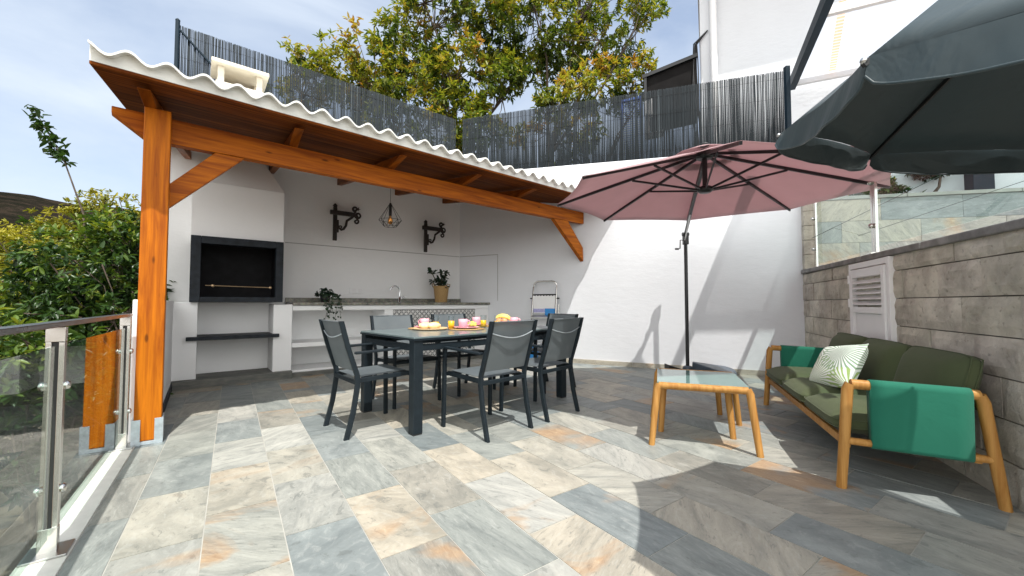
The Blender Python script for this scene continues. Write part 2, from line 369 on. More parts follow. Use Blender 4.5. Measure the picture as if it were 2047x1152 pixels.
def stone_tile(name, gain=1.0):
    m, nt, b = base_mat(name)
    uv = N(nt, 'ShaderNodeUVMap').outputs[0]
    a1 = N(nt, 'ShaderNodeAttribute'); a1.attribute_name = 'tint'; a2 = N(nt, 'ShaderNodeAttribute'); a2.attribute_name = 'rust'
    g = lambda *c: tuple(x * gain for x in c)
    pal = ramp(nt, a1.outputs['Fac'], [(0.0, g(0.175, 0.20, 0.205)), (0.18, g(0.24, 0.262, 0.262)), (0.36, g(0.255, 0.27, 0.255)), (0.52, g(0.335, 0.33, 0.295)), (0.68, g(0.40, 0.36, 0.295)), (0.84, g(0.235, 0.235, 0.215)), (1.0, g(0.42, 0.415, 0.385))])
    st = noise(nt, 2.6, 9, 0.68, vec=uv, mscale=(1.0, 3.6, 1), dist=1.0)
    st2 = noise(nt, 11.0, 8, 0.70, vec=uv, mscale=(1.0, 3.6, 1), dist=0.9)
    bl = noise(nt, 3.2, 5, 0.6, vec=uv, dist=0.6)
    c = mixc(nt, ramp(nt, st, [(0.36, (0, 0, 0)), (0.64, (1, 1, 1))]), mixc(nt, 1.0, pal, (0.72, 0.74, 0.74), 'MULTIPLY'), mixc(nt, 1.0, pal, (1.20, 1.19, 1.16), 'MULTIPLY'))
    c = mixc(nt, math_(nt, 'MULTIPLY', ramp(nt, st2, [(0.54, (0, 0, 0)), (0.62, (1, 1, 1))]), 0.17), c, g(0.58, 0.58, 0.54))
    c = mixc(nt, math_(nt, 'MULTIPLY', ramp(nt, st2, [(0.38, (1, 1, 1)), (0.43, (0, 0, 0))]), 0.45), c, g(0.11, 0.12, 0.115))
    # rust patches
    rm = math_(nt, 'ADD', noise(nt, 1.9, 4, 0.55, vec=uv, dist=0.7), a2.outputs['Fac'])
    rmask = ramp(nt, rm, [(0.85, (0, 0, 0)), (0.97, (1, 1, 1))])
    rc = ramp(nt, st2, [(0.35, g(0.30, 0.185, 0.105)), (0.6, g(0.43, 0.295, 0.175)), (0.7, g(0.58, 0.45, 0.30))])
    c = mixc(nt, math_(nt, 'MULTIPLY', rmask, 0.85), c, rc)
    fine = noise(nt, 60, 5, 0.7, vec=uv, mscale=(1, 2, 1))
    c = mixc(nt, 0.35, c, mixc(nt, fine, (0.55, 0.55, 0.55), (1.35, 1.35, 1.35)), 'MULTIPLY')
    L(nt, c, b.inputs['Base Color'])
    rr = N(nt, 'ShaderNodeMapRange'); rr.inputs[3].default_value = 0.38; rr.inputs[4].default_value = 0.62; L(nt, st2, rr.inputs[0]); L(nt, rr.outputs[0], b.inputs['Roughness'])
    q = bump(nt, b, st2, 0.35, 0.004); bump(nt, b, fine, 0.25, 0.002, q)
    return m
M['tile'] = stone_tile('multicolour quartzite tile', 0.90)
M['tile_clad'] = stone_tile('quartzite cladding', 1.05)
M['grout'] = plain('light grout', (0.42, 0.41, 0.37), 0.9, var=0.12, nscale=5, bs=0.2)
def blockmat():
    m, nt, b = base_mat('split face stone block')
    a1 = N(nt, 'ShaderNodeAttribute'); a1.attribute_name = 'tint'
    pal = ramp(nt, a1.outputs['Fac'], [(0, (0.43, 0.405, 0.345)), (0.4, (0.48, 0.455, 0.39)), (0.7, (0.45, 0.415, 0.365)), (1, (0.52, 0.495, 0.435))])
    n1 = noise(nt, 5, 6, 0.6); n2 = noise(nt, 26, 6, 0.65); n3 = noise(nt, 2.2, 4, 0.5)
    c = mixc(nt, ramp(nt, n1, [(0.35, (0, 0, 0)), (0.65, (1, 1, 1))]), mixc(nt, 1.0, pal, (0.72, 0.70, 0.68), 'MULTIPLY'), mixc(nt, 1.0, pal, (1.2, 1.18, 1.15), 'MULTIPLY'))
    c = mixc(nt, math_(nt, 'MULTIPLY', ramp(nt, n2, [(0.3, (1, 1, 1)), (0.42, (0, 0, 0))]), 0.5), c, (0.10, 0.09, 0.08))
    c = mixc(nt, math_(nt, 'MULTIPLY', ramp(nt, n3, [(0.55, (0, 0, 0)), (0.72, (1, 1, 1))]), 0.15), c, (0.38, 0.29, 0.25))
    L(nt, c, b.inputs['Base Color']); b.inputs['Roughness'].default_value = 0.9
    q = bump(nt, b, n1, 0.6, 0.04); q = bump(nt, b, n2, 0.6, 0.012, q); return m
M['block'] = blockmat()
M['mortar'] = plain('grey mortar', (0.20, 0.185, 0.165), 0.95, var=0.2, nscale=20, bs=0.5)
def tilework():
    m, nt, b = base_mat('black and white patterned tiles')
    uv = N(nt, 'ShaderNodeUVMap').outputs[0]
    sx = N(nt, 'ShaderNodeSeparateXYZ'); L(nt, uv, sx.inputs[0])
    def cell(o, k):
        f = math_(nt, 'FRACT', math_(nt, 'MULTIPLY', o, k)); return math_(nt, 'ABSOLUTE', math_(nt, 'SUBTRACT', f, 0.5))
    x, y = cell(sx.outputs[0], 12.5), cell(sx.outputs[1], 12.5)
    d = math_(nt, 'ADD', x, y)
    r2 = math_(nt, 'SQRT', math_(nt, 'ADD', math_(nt, 'MULTIPLY', x, x), math_(nt, 'MULTIPLY', y, y)))
    s1 = math_(nt, 'SINE', math_(nt, 'MULTIPLY', d, 26.0)); s2 = math_(nt, 'SINE', math_(nt, 'MULTIPLY', r2, 38.0))
    k = math_(nt, 'GREATER_THAN', math_(nt, 'MULTIPLY', s1, s2), 0.06)
    c = mixc(nt, k, (0.80, 0.79, 0.76), (0.035, 0.037, 0.045))
    jx = math_(nt, 'GREATER_THAN', x, 0.485); jy = math_(nt, 'GREATER_THAN', y, 0.485)
    c = mixc(nt, math_(nt, 'MAXIMUM', jx, jy), c, (0.55, 0.54, 0.52))
    L(nt, c, b.inputs['Base Color']); b.inputs['Roughness'].default_value = 0.35; return m
M['pattern'] = tilework()
def meshfab():
    m, nt, b = base_mat('grey textilene mesh')
    t = N(nt, 'ShaderNodeTexCoord').outputs['Object']
    n = noise(nt, 3, 3, vec=t); c = ramp(nt, n, [(0.3, (0.105, 0.125, 0.135)), (0.7, (0.15, 0.172, 0.182))])
    c = mixc(nt, math_(nt, 'MULTIPLY', noise(nt, 400, 2, vec=t), 0.5), c, (0.05, 0.06, 0.07))
    L(nt, c, b.inputs['Base Color']); b.inputs['Roughness'].default_value = 0.55
    tr = N(nt, 'ShaderNodeBsdfTransparent'); mx = N(nt, 'ShaderNodeMixShader'); mx.inputs[0].default_value = 0.16
    o = nt.nodes['Material Output']; L(nt, b.outputs[0], mx.inputs[1]); L(nt, tr.outputs[0], mx.inputs[2]); L(nt, mx.outputs[0], o.inputs[0])
    return m
M['mesh'] = meshfab()
def frosted(name, col, rough):
    m, nt, b = base_mat(name); L(nt, ramp(nt, noise(nt, 3, 3), [(0.3, tuple(x*.93 for x in col)), (0.7, col)]), b.inputs['Base Color'])
    b.inputs['Roughness'].default_value = rough; b.inputs['Specular IOR Level'].default_value = 0.7; b.inputs['Coat Weight'].default_value = 0.5; b.inputs['Coat Roughness'].default_value = rough * 0.6
    return m
M['table_glass'] = frosted('frosted grey table glass', (0.13, 0.17, 0.175), 0.3)
M['coffee_glass'] = frosted('painted sea green table glass', (0.16, 0.27, 0.25), 0.03)
def pillowmat():
    m, nt, b = base_mat('palm leaf print cotton')
    uv = N(nt, 'ShaderNodeUVMap').outputs[0]
    def fan(cx, cy, n, ph, rad):
        mp = N(nt, 'ShaderNodeMapping'); mp.inputs['Location'].default_value = (-cx, -cy, 0); L(nt, uv, mp.inputs[0])
        s = N(nt, 'ShaderNodeSeparateXYZ'); L(nt, mp.outputs[0], s.inputs[0])
        ang = math_(nt, 'ARCTAN2', s.outputs[1], s.outputs[0])
        r = math_(nt, 'SQRT', math_(nt, 'ADD', math_(nt, 'MULTIPLY', s.outputs[0], s.outputs[0]), math_(nt, 'MULTIPLY', s.outputs[1], s.outputs[1])))
        st = math_(nt, 'GREATER_THAN', math_(nt, 'SINE', math_(nt, 'MULTIPLY_ADD', ang, n, ph)), 0.25)
        inside = math_(nt, 'LESS_THAN', math_(nt, 'ADD', r, math_(nt, 'MULTIPLY', noise(nt, 6, 2, vec=uv), 0.15)), rad)
        return math_(nt, 'MULTIPLY', st, inside)
    c = mixc(nt, fan(0.30, 0.1, 34, 0.3, 0.62), (0.80, 0.80, 0.76), (0.36, 0.48, 0.25))
    c = mixc(nt, fan(0.72, 0.75, 38, 1.3, 0.52), c, (0.24, 0.34, 0.22))
    c = mixc(nt, fan(1.0, 0.05, 30, 0.8, 0.45), c, (0.33, 0.44, 0.14))
    c = mixc(nt, fan(0.0, 0.95, 30, 2.1, 0.5), c, (0.34, 0.42, 0.30))
    L(nt, c, b.inputs['Base Color']); b.inputs['Roughness'].default_value = 0.85; bump(nt, b, noise(nt, 5, 3), 0.3, 0.02); return m
M['palm'] = pillowmat()
def hillmat():
    m, nt, b = base_mat('dry scrub hillside')
    n = noise(nt, 0.05, 10, 0.7); n2 = noise(nt, 0.35, 6, 0.7)
    c = ramp(nt, n, [(0.35, (0.008, 0.008, 0.006)), (0.5, (0.022, 0.018, 0.014)), (0.68, (0.055, 0.038, 0.028))])
    c = mixc(nt, math_(nt, 'MULTIPLY', ramp(nt, n2, [(0.45, (1, 1, 1)), (0.55, (0, 0, 0))]), 0.6), c, (0.009, 0.011, 0.007))
    L(nt, c, b.inputs['Base Color']); b.inputs['Roughness'].default_value = 1.0; b.inputs['Specular IOR Level'].default_value = 0; bump(nt, b, n2, 0.8, 2.0); return m
M['hill'] = hillmat()
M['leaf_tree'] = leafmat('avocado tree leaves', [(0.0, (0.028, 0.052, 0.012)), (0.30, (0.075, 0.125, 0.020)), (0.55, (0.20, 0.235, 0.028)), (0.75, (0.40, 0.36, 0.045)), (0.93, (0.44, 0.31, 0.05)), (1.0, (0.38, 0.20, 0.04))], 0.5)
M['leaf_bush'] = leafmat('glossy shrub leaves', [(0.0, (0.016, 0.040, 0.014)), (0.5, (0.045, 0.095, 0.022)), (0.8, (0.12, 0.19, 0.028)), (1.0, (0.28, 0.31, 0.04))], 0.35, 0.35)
M['leaf_yellow'] = leafmat('yellow green shrub leaves', [(0.0, (0.045, 0.07, 0.014)), (0.5, (0.15, 0.18, 0.022)), (1.0, (0.38, 0.34, 0.04))], 0.35)
M['leaf_dark'] = leafmat('dark indoor plant leaves', [(0.0, (0.008, 0.022, 0.012)), (0.6, (0.016, 0.042, 0.020)), (1.0, (0.05, 0.09, 0.03))], 0.12)
M['leaf_hedge'] = leafmat('planter leaves', [(0.0, (0.015, 0.04, 0.014)), (0.6, (0.05, 0.11, 0.025)), (0.92, (0.14, 0.20, 0.03)), (1.0, (0.7, 0.5, 0.05))], 0.25)
def polyroof():
    m, nt, b = base_mat('translucent white roof sheet'); nt.nodes.remove(b); o = nt.nodes['Material Output']
    t = N(nt, 'ShaderNodeTexCoord').outputs['Object']
    s = N(nt, 'ShaderNodeSeparateXYZ'); L(nt, t, s.inputs[0])
    band = math_(nt, 'LESS_THAN', math_(nt, 'ABSOLUTE', math_(nt, 'ADD', math_(nt, 'MULTIPLY_ADD', s.outputs[0], 0.22, 0.95), s.outputs[1])), 0.04)  # warm light streak painted into the sheet colour as a ribbed peach band
    rib = math_(nt, 'GREATER_THAN', math_(nt, 'SINE', math_(nt, 'MULTIPLY', s.outputs[0], 90.0)), -0.3)
    c = mixc(nt, math_(nt, 'MULTIPLY', band, rib), (0.62, 0.66, 0.72), (0.85, 0.50, 0.28))
    d = N(nt, 'ShaderNodeBsdfTranslucent'); L(nt, c, d.inputs[0])
    df = N(nt, 'ShaderNodeBsdfDiffuse'); L(nt, c, df.inputs[0]); tp = N(nt, 'ShaderNodeBsdfTransparent')
    m1 = N(nt, 'ShaderNodeMixShader'); m1.inputs[0].default_value = 0.3; L(nt, d.outputs[0], m1.inputs[1]); L(nt, df.outputs[0], m1.inputs[2])
    m2 = N(nt, 'ShaderNodeMixShader'); m2.inputs[0].default_value = 0.35; L(nt, m1.outputs[0], m2.inputs[1]); L(nt, tp.outputs[0], m2.inputs[2])
    L(nt, m2.outputs[0], o.inputs[0]); return m
M['poly'] = polyroof()

# ------------------------------------------------------------------ foliage helpers
def leaves(name, specs, mat, parent=None, origin=(0, 0, 0), hexa=True):
    """specs: array rows (px,py,pz, dx,dy,dz, nx,ny,nz, L, W, rnd)"""
    S = np.asarray(specs, float); n = len(S); o = np.array(origin)
    P = S[:, 0:3] - o; D = S[:, 3:6]; D = D / np.linalg.norm(D, axis=1, keepdims=True)
    Nn = S[:, 6:9]; Sd = np.cross(D, Nn); Sd /= np.linalg.norm(Sd, axis=1, keepdims=True) + 1e-9
    Up = np.cross(Sd, D); Lh = S[:, 9:10]; W = S[:, 10:11]
    tip = P + D * Lh - Up * Lh * 0.22
    def at(t, w, lift): return P + D * Lh * t + Sd * W * w - Up * Lh * (0.22 * t * t) + Up * W * lift
    V = np.stack([P, at(.35, .5, .22), at(.72, .38, .16), tip, at(.72, -.38, .16), at(.35, -.5, .22)], 1).reshape(-1, 3)
    idx = np.arange(n)[:, None] * 6
    F = np.concatenate([idx + np.array([[0, 1, 2, 3]]), idx + np.array([[0, 3, 4, 5]])], 1).reshape(-1, 4)
    me = bpy.data.meshes.new(name)
    me.vertices.add(len(V)); me.vertices.foreach_set('co', V.astype(np.float32).ravel())
    me.loops.add(F.size); me.loops.foreach_set('vertex_index', F.astype(np.int32).ravel())
    me.polygons.add(len(F)); me.polygons.foreach_set('loop_start', np.arange(0, F.size, 4, dtype=np.int32))

    me.update(calc_edges=True)
    a = me.attributes.new('rnd', 'FLOAT', 'FACE'); a.data.foreach_set('value', np.repeat(S[:, 11], 2).astype(np.float32))
    ob = bpy.data.objects.new(name, me); sc.collection.objects.link(ob); ob.location = origin
    if parent is not None: ob.parent = parent; ob.location = (0, 0, 0)
    me.materials.append(mat); return ob
def rv(): 
    v = rng.normal(size=3); return v / np.linalg.norm(v)
def rosette(sp, p, d, nl, Lf, Wf, tone, spread=1.0, toned=0.12):
    d = np.array(d) / np.linalg.norm(d)
    a = np.cross(d, [0, 0, 1.0]); 
    if np.linalg.norm(a) < 0.1: a = np.array([1.0, 0, 0])
    a /= np.linalg.norm(a); b = np.cross(d, a)
    for k in range(nl):
        th = 2.4 * k + rng.uniform(-.4, .4); el = rng.uniform(0.15, 1.0) * spread
        dd = d * math.cos(el * 1.35) + (a * math.cos(th) + b * math.sin(th)) * math.sin(el * 1.35)
        dd[2] -= 0.18
        q = np.array(p) - d * rng.uniform(0, Lf * 0.8)
        nn = np.array([rng.normal() * .35, rng.normal() * .35, 1.0]) + d * .4
        l = Lf * rng.uniform(.6, 1.15)
        sp.append([*q, *dd, *nn, l, l * Wf * rng.uniform(.8, 1.2), min(1, max(0, tone + rng.normal() * toned))])
def crown(blobs, per, Lf, Wf, tonef, twig=0.35, shell=0.45):
    """blobs: list of (cx,cy,cz, rx,ry,rz, n); returns leaf specs and cluster centres"""
    sp = []; cs = []
    for (cx, cy, cz, rx, ry, rz, n) in blobs:
        for _ in range(n):
            r = (rng.uniform(shell ** 3, 1)) ** (1/3)
            v = rv(); c = np.array([cx + v[0]*rx*r, cy + v[1]*ry*r, cz + v[2]*rz*r]); cs.append(c)
            t0 = tonef(c, v)
            for _2 in range(per):
                d = v * 0.8 + rv() * 0.9 + np.array([0, 0, .25]); p = c + rv() * twig * rng.uniform(.2, 1)
                rosette(sp, p, d, rng.integers(6, 11), Lf, Wf, t0 + rng.normal() * .08)
    return sp, cs
def limbs(mb, base, tips, r0, fork=0.45, n=6, rt=0.008):
    """trunk base -> every tip via shared hubs"""
    base = np.array(base, float); tips = [np.array(t) for t in tips]
    k = max(3, len(tips) // 14); hubs = [tips[i] for i in rng.choice(len(tips), k, replace=False)]
    top = base + (np.mean(tips, axis=0) - base) * fork
    mb.tube([base, base*.5+top*.5 + rv()*.06, top], [r0, r0*.85, r0*.7], n=10)
    hp = []
    for h in hubs:
        m = top*.45 + h*.55 + rv()*.25; e = top*.15 + h*.85
        mb.tube([top, top*.75+m*.25 + np.array([0, 0, .05]), m, e], [r0*.5, r0*.42, r0*.28, r0*.18], n=n); hp.append((m, e))
    for t in tips:
        j = int(np.argmin([np.linalg.norm(t - e) for _, e in hp])); m, e = hp[j]
        s = m*.5 + e*.5 if rng.random() < .5 else e
        q = (s + t) / 2 + rv()*.12
        mb.tube([s, q, t], [r0*.14, r0*.09, rt], n=4, caps=False)
# ================================================================== SETTING: ground, hill
def ground():
    mb = MB(); mb.add([(-900, -900, -7), (900, -900, -7), (900, 900, -7), (-900, 900, -7)], [(0, 1, 2, 3)])
    tag(mb.build('ground', M['soil']), kind='structure')
    # bank that falls away from the terrace on the left and carries the shrubs
    vs, fs = [], []; nx, ny = 24, 24
    for j in range(ny + 1):
        for i in range(nx + 1):
            x = -30 + i * 26.6 / nx; y = -6 + j * 34 / ny
            z = -0.9 - (-3.4 - x) * 0.22 + 0.25 * math.sin(x * 1.3 + y) + 0.2 * math.sin(y * 2.1)
            vs.append((x, y, z))
    for j in range(ny):
        for i in range(nx): a = j*(nx+1)+i; fs.append((a, a+1, a+nx+2, a+nx+1))
    m2 = MB(); m2.add(vs, fs, True); tag(m2.build('bank', M['soil']), kind='structure')
    # raised garden behind the walls, carries the trees
    m3 = MB(); vs, fs = [], []; nx, ny = 20, 14
    for j in range(ny + 1):
        for i in range(nx + 1):
            p = K(0.2 + i * 20 / nx, 7.3 + j * 22 / ny); z = 2.3 + 0.06 * j + 0.08 * math.sin(i * 1.7 + j)
            vs.append((p.x, p.y, z))
    for j in range(ny):
        for i in range(nx): a = j*(nx+1)+i; fs.append((a, a+1, a+nx+2, a+nx+1))
    m3.add(vs, fs, True); tag(m3.build('garden_ground', M['soil']), kind='structure')
    # hill
    vs, fs = [], []; nx, ny = 90, 30
    for j in range(ny + 1):
        for i in range(nx + 1):
            a = -80 + i * 70 / nx; r = 60 + j * 9.0
            t = j / ny
            ridge = 0.285 - 0.0030 * (a + 52) if a > -60 else 0.31
            h = 82 * t ** .95 * (1.0 + 0.012 * math.sin(a * 0.31) + 0.008 * math.sin(a * 1.1 + 1))
            h += (3.2 * math.sin(a * 0.55 + r * 0.045) + 2.0 * math.sin(a * 1.3 - r * 0.08)) * t * (1 - t) * 2 + random.uniform(-.35, .35)
            vs.append((math.sin(R(a)) * r, math.cos(R(a)) * r, -8 + h * 0.80))
    for j in range(ny):
        for i in range(nx): a = j*(nx+1)+i; fs.append((a, a+1, a+nx+2, a+nx+1))
    m4 = MB(); m4.add(vs, fs, True); tag(m4.build('hill', M['hill']), kind='structure')
ground()

# ------------------------------------------------------------------ terrace floor: individual tiles over a grout bed
def clip_poly(poly, p, n):
    res = []
    for i in range(len(poly)):
        a, b = poly[i], poly[(i+1) % len(poly)]; da = (a - p).dot(n); db = (b - p).dot(n)
        if da >= 0: res.append(a)
        if (da >= 0) != (db >= 0): res.append(a + (b - a) * (da / (da - db)))
    return res
RAILD = A(-35.9); RP1 = Vector((-1.88, 1.655, 0)); RN = Vector((RAILD.y, -RAILD.x, 0))   # towards the terrace
TA, TB = A(-35.0), A(55.0)
def floor():
    mb = MB(); g = MB()
    planes = [(RP1 + RN * 0.075, RN), (Wp(0, 0.0), WN), (Sp(0, 0.0), SN), (K(0, 6.82), -KV), (Vector((0, -2.2, 0)), Vector((0, 1, 0)))]
    w, l, gp = 0.2935, 0.60, 0.0024
    # chosen looks for a few big near tiles: (row, k): (tint, rust, angle)
    for k in range(-16, 34):
        b0 = -0.083 + k * w; off = 2.43 + 0.2 * k + (0 if k < 3 else 0)
        for j in range(-14, 14):
            a0 = off + j * l
            ln = l
            if (k * 7 + j * 3) % 5 == 0 and False: continue
            poly = [TB * (b0 + gp) + TA * (a0 + gp), TB * (b0 + w - gp) + TA * (a0 + gp), TB * (b0 + w - gp) + TA * (a0 + ln - gp), TB * (b0 + gp) + TA * (a0 + ln - gp)]
            c0 = sum(poly, Vector()) / 4
            if c0.length > 12: continue
            for p, n in planes:
                poly = clip_poly(poly, p, n)
                if len(poly) < 3: break
            if len(poly) < 3: continue
            rs = random.Random(k * 131 + j * 17 + 5)
            tint = rs.random(); rust = rs.choice([0, 0, 0.08, 0.16, 0.24, 0.30, 0.36])
            th = rs.choice([0.0, 0.0, rs.uniform(0, PI), rs.uniform(0, PI)]) + rs.uniform(-.2, .2); ou, ov = rs.uniform(0, 50), rs.uniform(0, 50); sq = rs.choice([.35, .55, 1.0, 1.3])
            h = 0.0015 + rs.uniform(0, 0.0012)
            base = math.atan2(TA.y, TA.x)
            def uvf(p, th=th + base, ou=ou, ov=ov, sq=sq):
                d = p - c0; return (ou + d.x * math.cos(th) + d.y * math.sin(th), ov + (-d.x * math.sin(th) + d.y * math.cos(th)) * sq)
            n = len(poly); top = [p + Vector((0, 0, h)) for p in poly]; bot = [p + Vector((0, 0, -0.004)) for p in poly]
            uv = [[uvf(p) for p in poly]] + [[uvf(poly[i]), uvf(poly[(i+1) % n]), uvf(poly[(i+1) % n]), uvf(poly[i])] for i in range(n)]
            mb.add(top + bot, [tuple(range(n))] + [(n+i, n+(i+1) % n, (i+1) % n, i) for i in range(n)], False, uv, at=(tint, rust))
    f = mb.build('terrace_floor', M['tile']); tag(f, kind='structure')
    gp_ = [RP1 - RAILD * 3.6, Vector((3.2, -2.2, 0)), Sp(3.9, -0.1), Sp(0, -0.1), Wp(0, -0.1), K(-0.3, 6.9), Vector((-4.2, 4.9, 0)), Vector((-2.78, 2.85, 0))]
    gp_ = [Vector((p.x, p.y, 0)) for p in gp_]
    n = len(gp_)
    g.add([p + Vector((0, 0, -0.0004)) for p in gp_] + [p + Vector((0, 0, -0.35)) for p in gp_], [tuple(range(n))] + [(n+i, n+(i+1) % n, (i+1) % n, i) for i in range(n)])
    tag(g.build('terrace_slab', M['grout']), kind='structure')
    k = MB(); rot = Matrix.Rotation(R(90 + 35.9), 4, 'Z')
    k.box((-3.2, -0.07, -0.05), (1.53, 0.07, 0.006), M=Matrix.Translation(RP1) @ rot)
    tag(k.build('railing_kerb', M['kerb'], bevel=0.003), kind='structure')
floor()

# ================================================================== KITCHEN WALL, WHITE WALL, STONE WALL
def kwall():
    t = empty('rendered_wall', K(2, 6.9), KROT, 'white rendered wall behind the outdoor kitchen, running up to the reed fence', 'wall')
    m = MB(); m.box((-2.385, -0.10, -0.2), (2.45, 0.15, 3.55)); m.build('wall_body', M['white'], t, bevel=0.01)
    g = MB(); g.box((-0.95, -0.104, 1.925), (2.07, -0.098, 1.937)); g.build('splashback_line', plain('grey joint', (0.42, 0.42, 0.41), 0.8), t)
    o = MB(); o.box((-0.01, -0.112, 1.175), (0.205, -0.099, 1.275)); ob = o.build('wall_socket', M['plastic_white'], None, bevel=0.003, origin=(0.1, -0.11, 1.22))
    ob.parent = t; ob.location = (0.1, -0.11, 1.22)
    q = MB()
    for x in (0.035, 0.13): q.box((x - .1, -0.006, -0.03), (x + 0.062 - .1, -0.001, 0.035))
    q.build('socket_cover', M['shutter'], ob, bevel=0.002)
kwall()
def wwall():
    t = empty('rendered_wall', Wp(2.8, -0.15), WROT, 'tall bumpy white garden wall lit by the sun behind the mauve parasol', 'wall')
    m = MB(); n = 40; L0, L1 = -2.8, 2.78
    # local x along the wall, local y: outwards is -WN or +WN
    sgn = 1 if (Matrix.Rotation(WROT, 3, 'Z') @ Vector((0, 1, 0))).dot(WN) > 0 else -1
    f0, f1 = sgn * 0.15, -sgn * 0.12
    top = lambda x: 3.58 - 0.072 * (x - L0)
    vs = [(L0, f0, -0.2), (L1, f0, -0.2), (L1, f0, top(L1)), (L0, f0, top(L0)), (L0, f1, -0.2), (L1, f1, -0.2), (L1, f1, top(L1)), (L0, f1, top(L0))]
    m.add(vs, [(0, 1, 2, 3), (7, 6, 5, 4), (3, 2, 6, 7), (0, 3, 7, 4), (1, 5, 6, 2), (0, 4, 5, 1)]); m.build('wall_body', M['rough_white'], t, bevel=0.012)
    g = MB(); g.box((-2.8, min(f0, f0 + sgn*.004), 1.925), (-2.8 + 0.855, max(f0, f0 + sgn*.004), 1.937)); g.box((-2.8 + 0.85, min(f0, f0 + sgn*.004), 1.06), (-2.8 + 0.862, max(f0, f0+sgn*.004), 1.937))
    g.build('splashback_line', bpy.data.materials['grey joint'], t)
    s = MB(); x = -1.9
    while x < L1:
        x2 = min(L1, x + 0.6); s.box((x + .002, min(f0, f0 + sgn*.014), 0.0), (x2 - .002, max(f0, f0 + sgn*.014), 0.075), at=(0.66 + random.uniform(-.1, .06), 0.2)); x = x2
    for i in range(len(s.f)): 
        vv = [s.v[k] for k in s.f[i]]; s.uv[i] = [(a[0] * 1.0, a[2] * 1.0 + a[1]) for a in vv]
    s.hasuv = True; s.build('skirting', M['tile_clad'], t)
wwall()
def stonewall():
    t = empty('stone_block_wall', Sp(1.9, -0.1), R(90 - 202.98), 'low grey split-face block retaining wall behind the sofa', 'wall')
    sgn = 1 if (Matrix.Rotation(R(90 - 202.98), 3, 'Z') @ Vector((0, 1, 0))).dot(SN) > 0 else -1
    X0, X1 = -1.9, 1.99   # wall ends just past the sofa
    top = lambda x: 1.415 - 0.010 * (x - X0)
    core = MB(); core.hexa([(X0, -.13, -.1), (X1 - .01, -.13, -.1), (X1 - .01, .082, -.1), (X0, .082, -.1)], [(X0, -.13, top(X0)), (X1 - .01, -.13, top(X1)), (X1 - .01, .082, top(X1)), (X0, .082, top(X0))])
    if sgn < 0: core.v = [(a, -b, c) for a, b, c in core.v]; core.f = [f[::-1] for f in core.f]
    core.build('wall_core', M['mortar'], t)
    m = MB(); rs = random.Random(3); z = 0.0; row = 0; H = 0.212
    while z < 1.40:
        zt = min(z + H - 0.007, 1.40)
        x = X0 - (0.0 if row % 2 else 0.2)
        while x < X1:
            Lb = 0.43 + rs.uniform(-.03, .03); xa, xb = max(x, X0), min(x + Lb - 0.007, X1)
            if xb - xa > 0.03:
                d = 0.1 + rs.uniform(-.004, .008); lean = rs.uniform(-.006, .006)
                nx_, nz_ = 6, 4; vs = []; fs = []
                for j in range(nz_ + 1):
                    for i in range(nx_ + 1):
                        e = (i in (0, nx_)) or (j in (0, nz_))
                        vs.append((xa + (xb - xa) * i / nx_, sgn * (d + (rs.uniform(.002, .010) if not e else -0.004) + lean * (i / nx_ - .5)), z + (min(zt, top(xa)) - z) * j / nz_))
                for j in range(nz_):
                    for i in range(nx_): a = j*(nx_+1)+i; fs.append((a, a+1, a+nx_+2, a+nx_+1) if sgn < 0 else (a, a+nx_+1, a+nx_+2, a+1))
                b = len(vs); tint = rs.random()
                ring = [i for i in range(nx_+1)] + [j*(nx_+1)+nx_ for j in range(1, nz_+1)] + [nz_*(nx_+1)+i for i in range(nx_-1, -1, -1)] + [j*(nx_+1) for j in range(nz_-1, 0, -1)]
                back = [(vs[r][0], sgn * 0.07, vs[r][2]) for r in ring]; n = len(ring)
                fs += [(ring[i], b+i, b+(i+1) % n, ring[(i+1) % n]) for i in range(n)]
                m.add(vs + back, fs, False, at=max(0.01, tint))
            x += Lb
        z += H; row += 1
    m.build('stone_blocks', M['block'], t)
    c = MB(); x = X0
    while x < X1:
        x2 = min(x + 0.98, X1 + 0.03); z0, z1 = top(x), top(x2)
        ya, yb = sorted((sgn * 0.125, -sgn * 0.20))
        c.hexa([(x + .003, ya, z0), (x2 - .003, ya, z1), (x2 - .003, yb, z1), (x + .003, yb, z0)], [(x + .003, ya, z0 + .05), (x2 - .003, ya, z1 + .05), (x2 - .003, yb, z1 + .05), (x + .003, yb, z0 + .05)]); x += 0.98
    c.build('coping', M['coping'], t, bevel=0.008)
    # louvred cupboard door set in the wall
    d = empty('louvred_door', Sp(2.115, 0.0), R(90 - 202.98), 'white louvred meter cupboard door set into the stone wall behind the sofa', 'door')
    f = lambda y: sgn * y
    def bx(mb, x0, x1, y0, y1, z0, z1): ya, yb = sorted((f(y0), f(y1))); mb.box((x0, ya, z0), (x1, yb, z1))
    fr = MB(); Z0, Z1 = 0.10, 1.385
    bx(fr, -.405, -.355, -.04, .035, Z0, Z1); bx(fr, .355, .405, -.04, .035, Z0, Z1); bx(fr, -.353, .353, 0.0, .035, Z1 - .05, Z1); bx(fr, -.353, .353, 0.0, .035, Z0, Z0 + .05)
    fr.build('door_frame', M['shutter'], d, bevel=0.004)
    lf = MB(); bx(lf, -.345, -.292, .004, .048, Z0 + .06, Z1 - .06); bx(lf, .292, .345, .004, .048, Z0 + .06, Z1 - .06)
    bx(lf, -.291, .291, .004, .048, Z1 - .135, Z1 - .06); bx(lf, -.291, .291, .004, .048, 0.93, 0.985); bx(lf, -.291, .291, .004, .048, Z0 + .06, Z0 + .15)
    bx(lf, -.291, .291, .004, .026, Z0 + .15, 0.93)
    lf.build('door_leaf', M['shutter'], d, bevel=0.004)
    lv = MB()
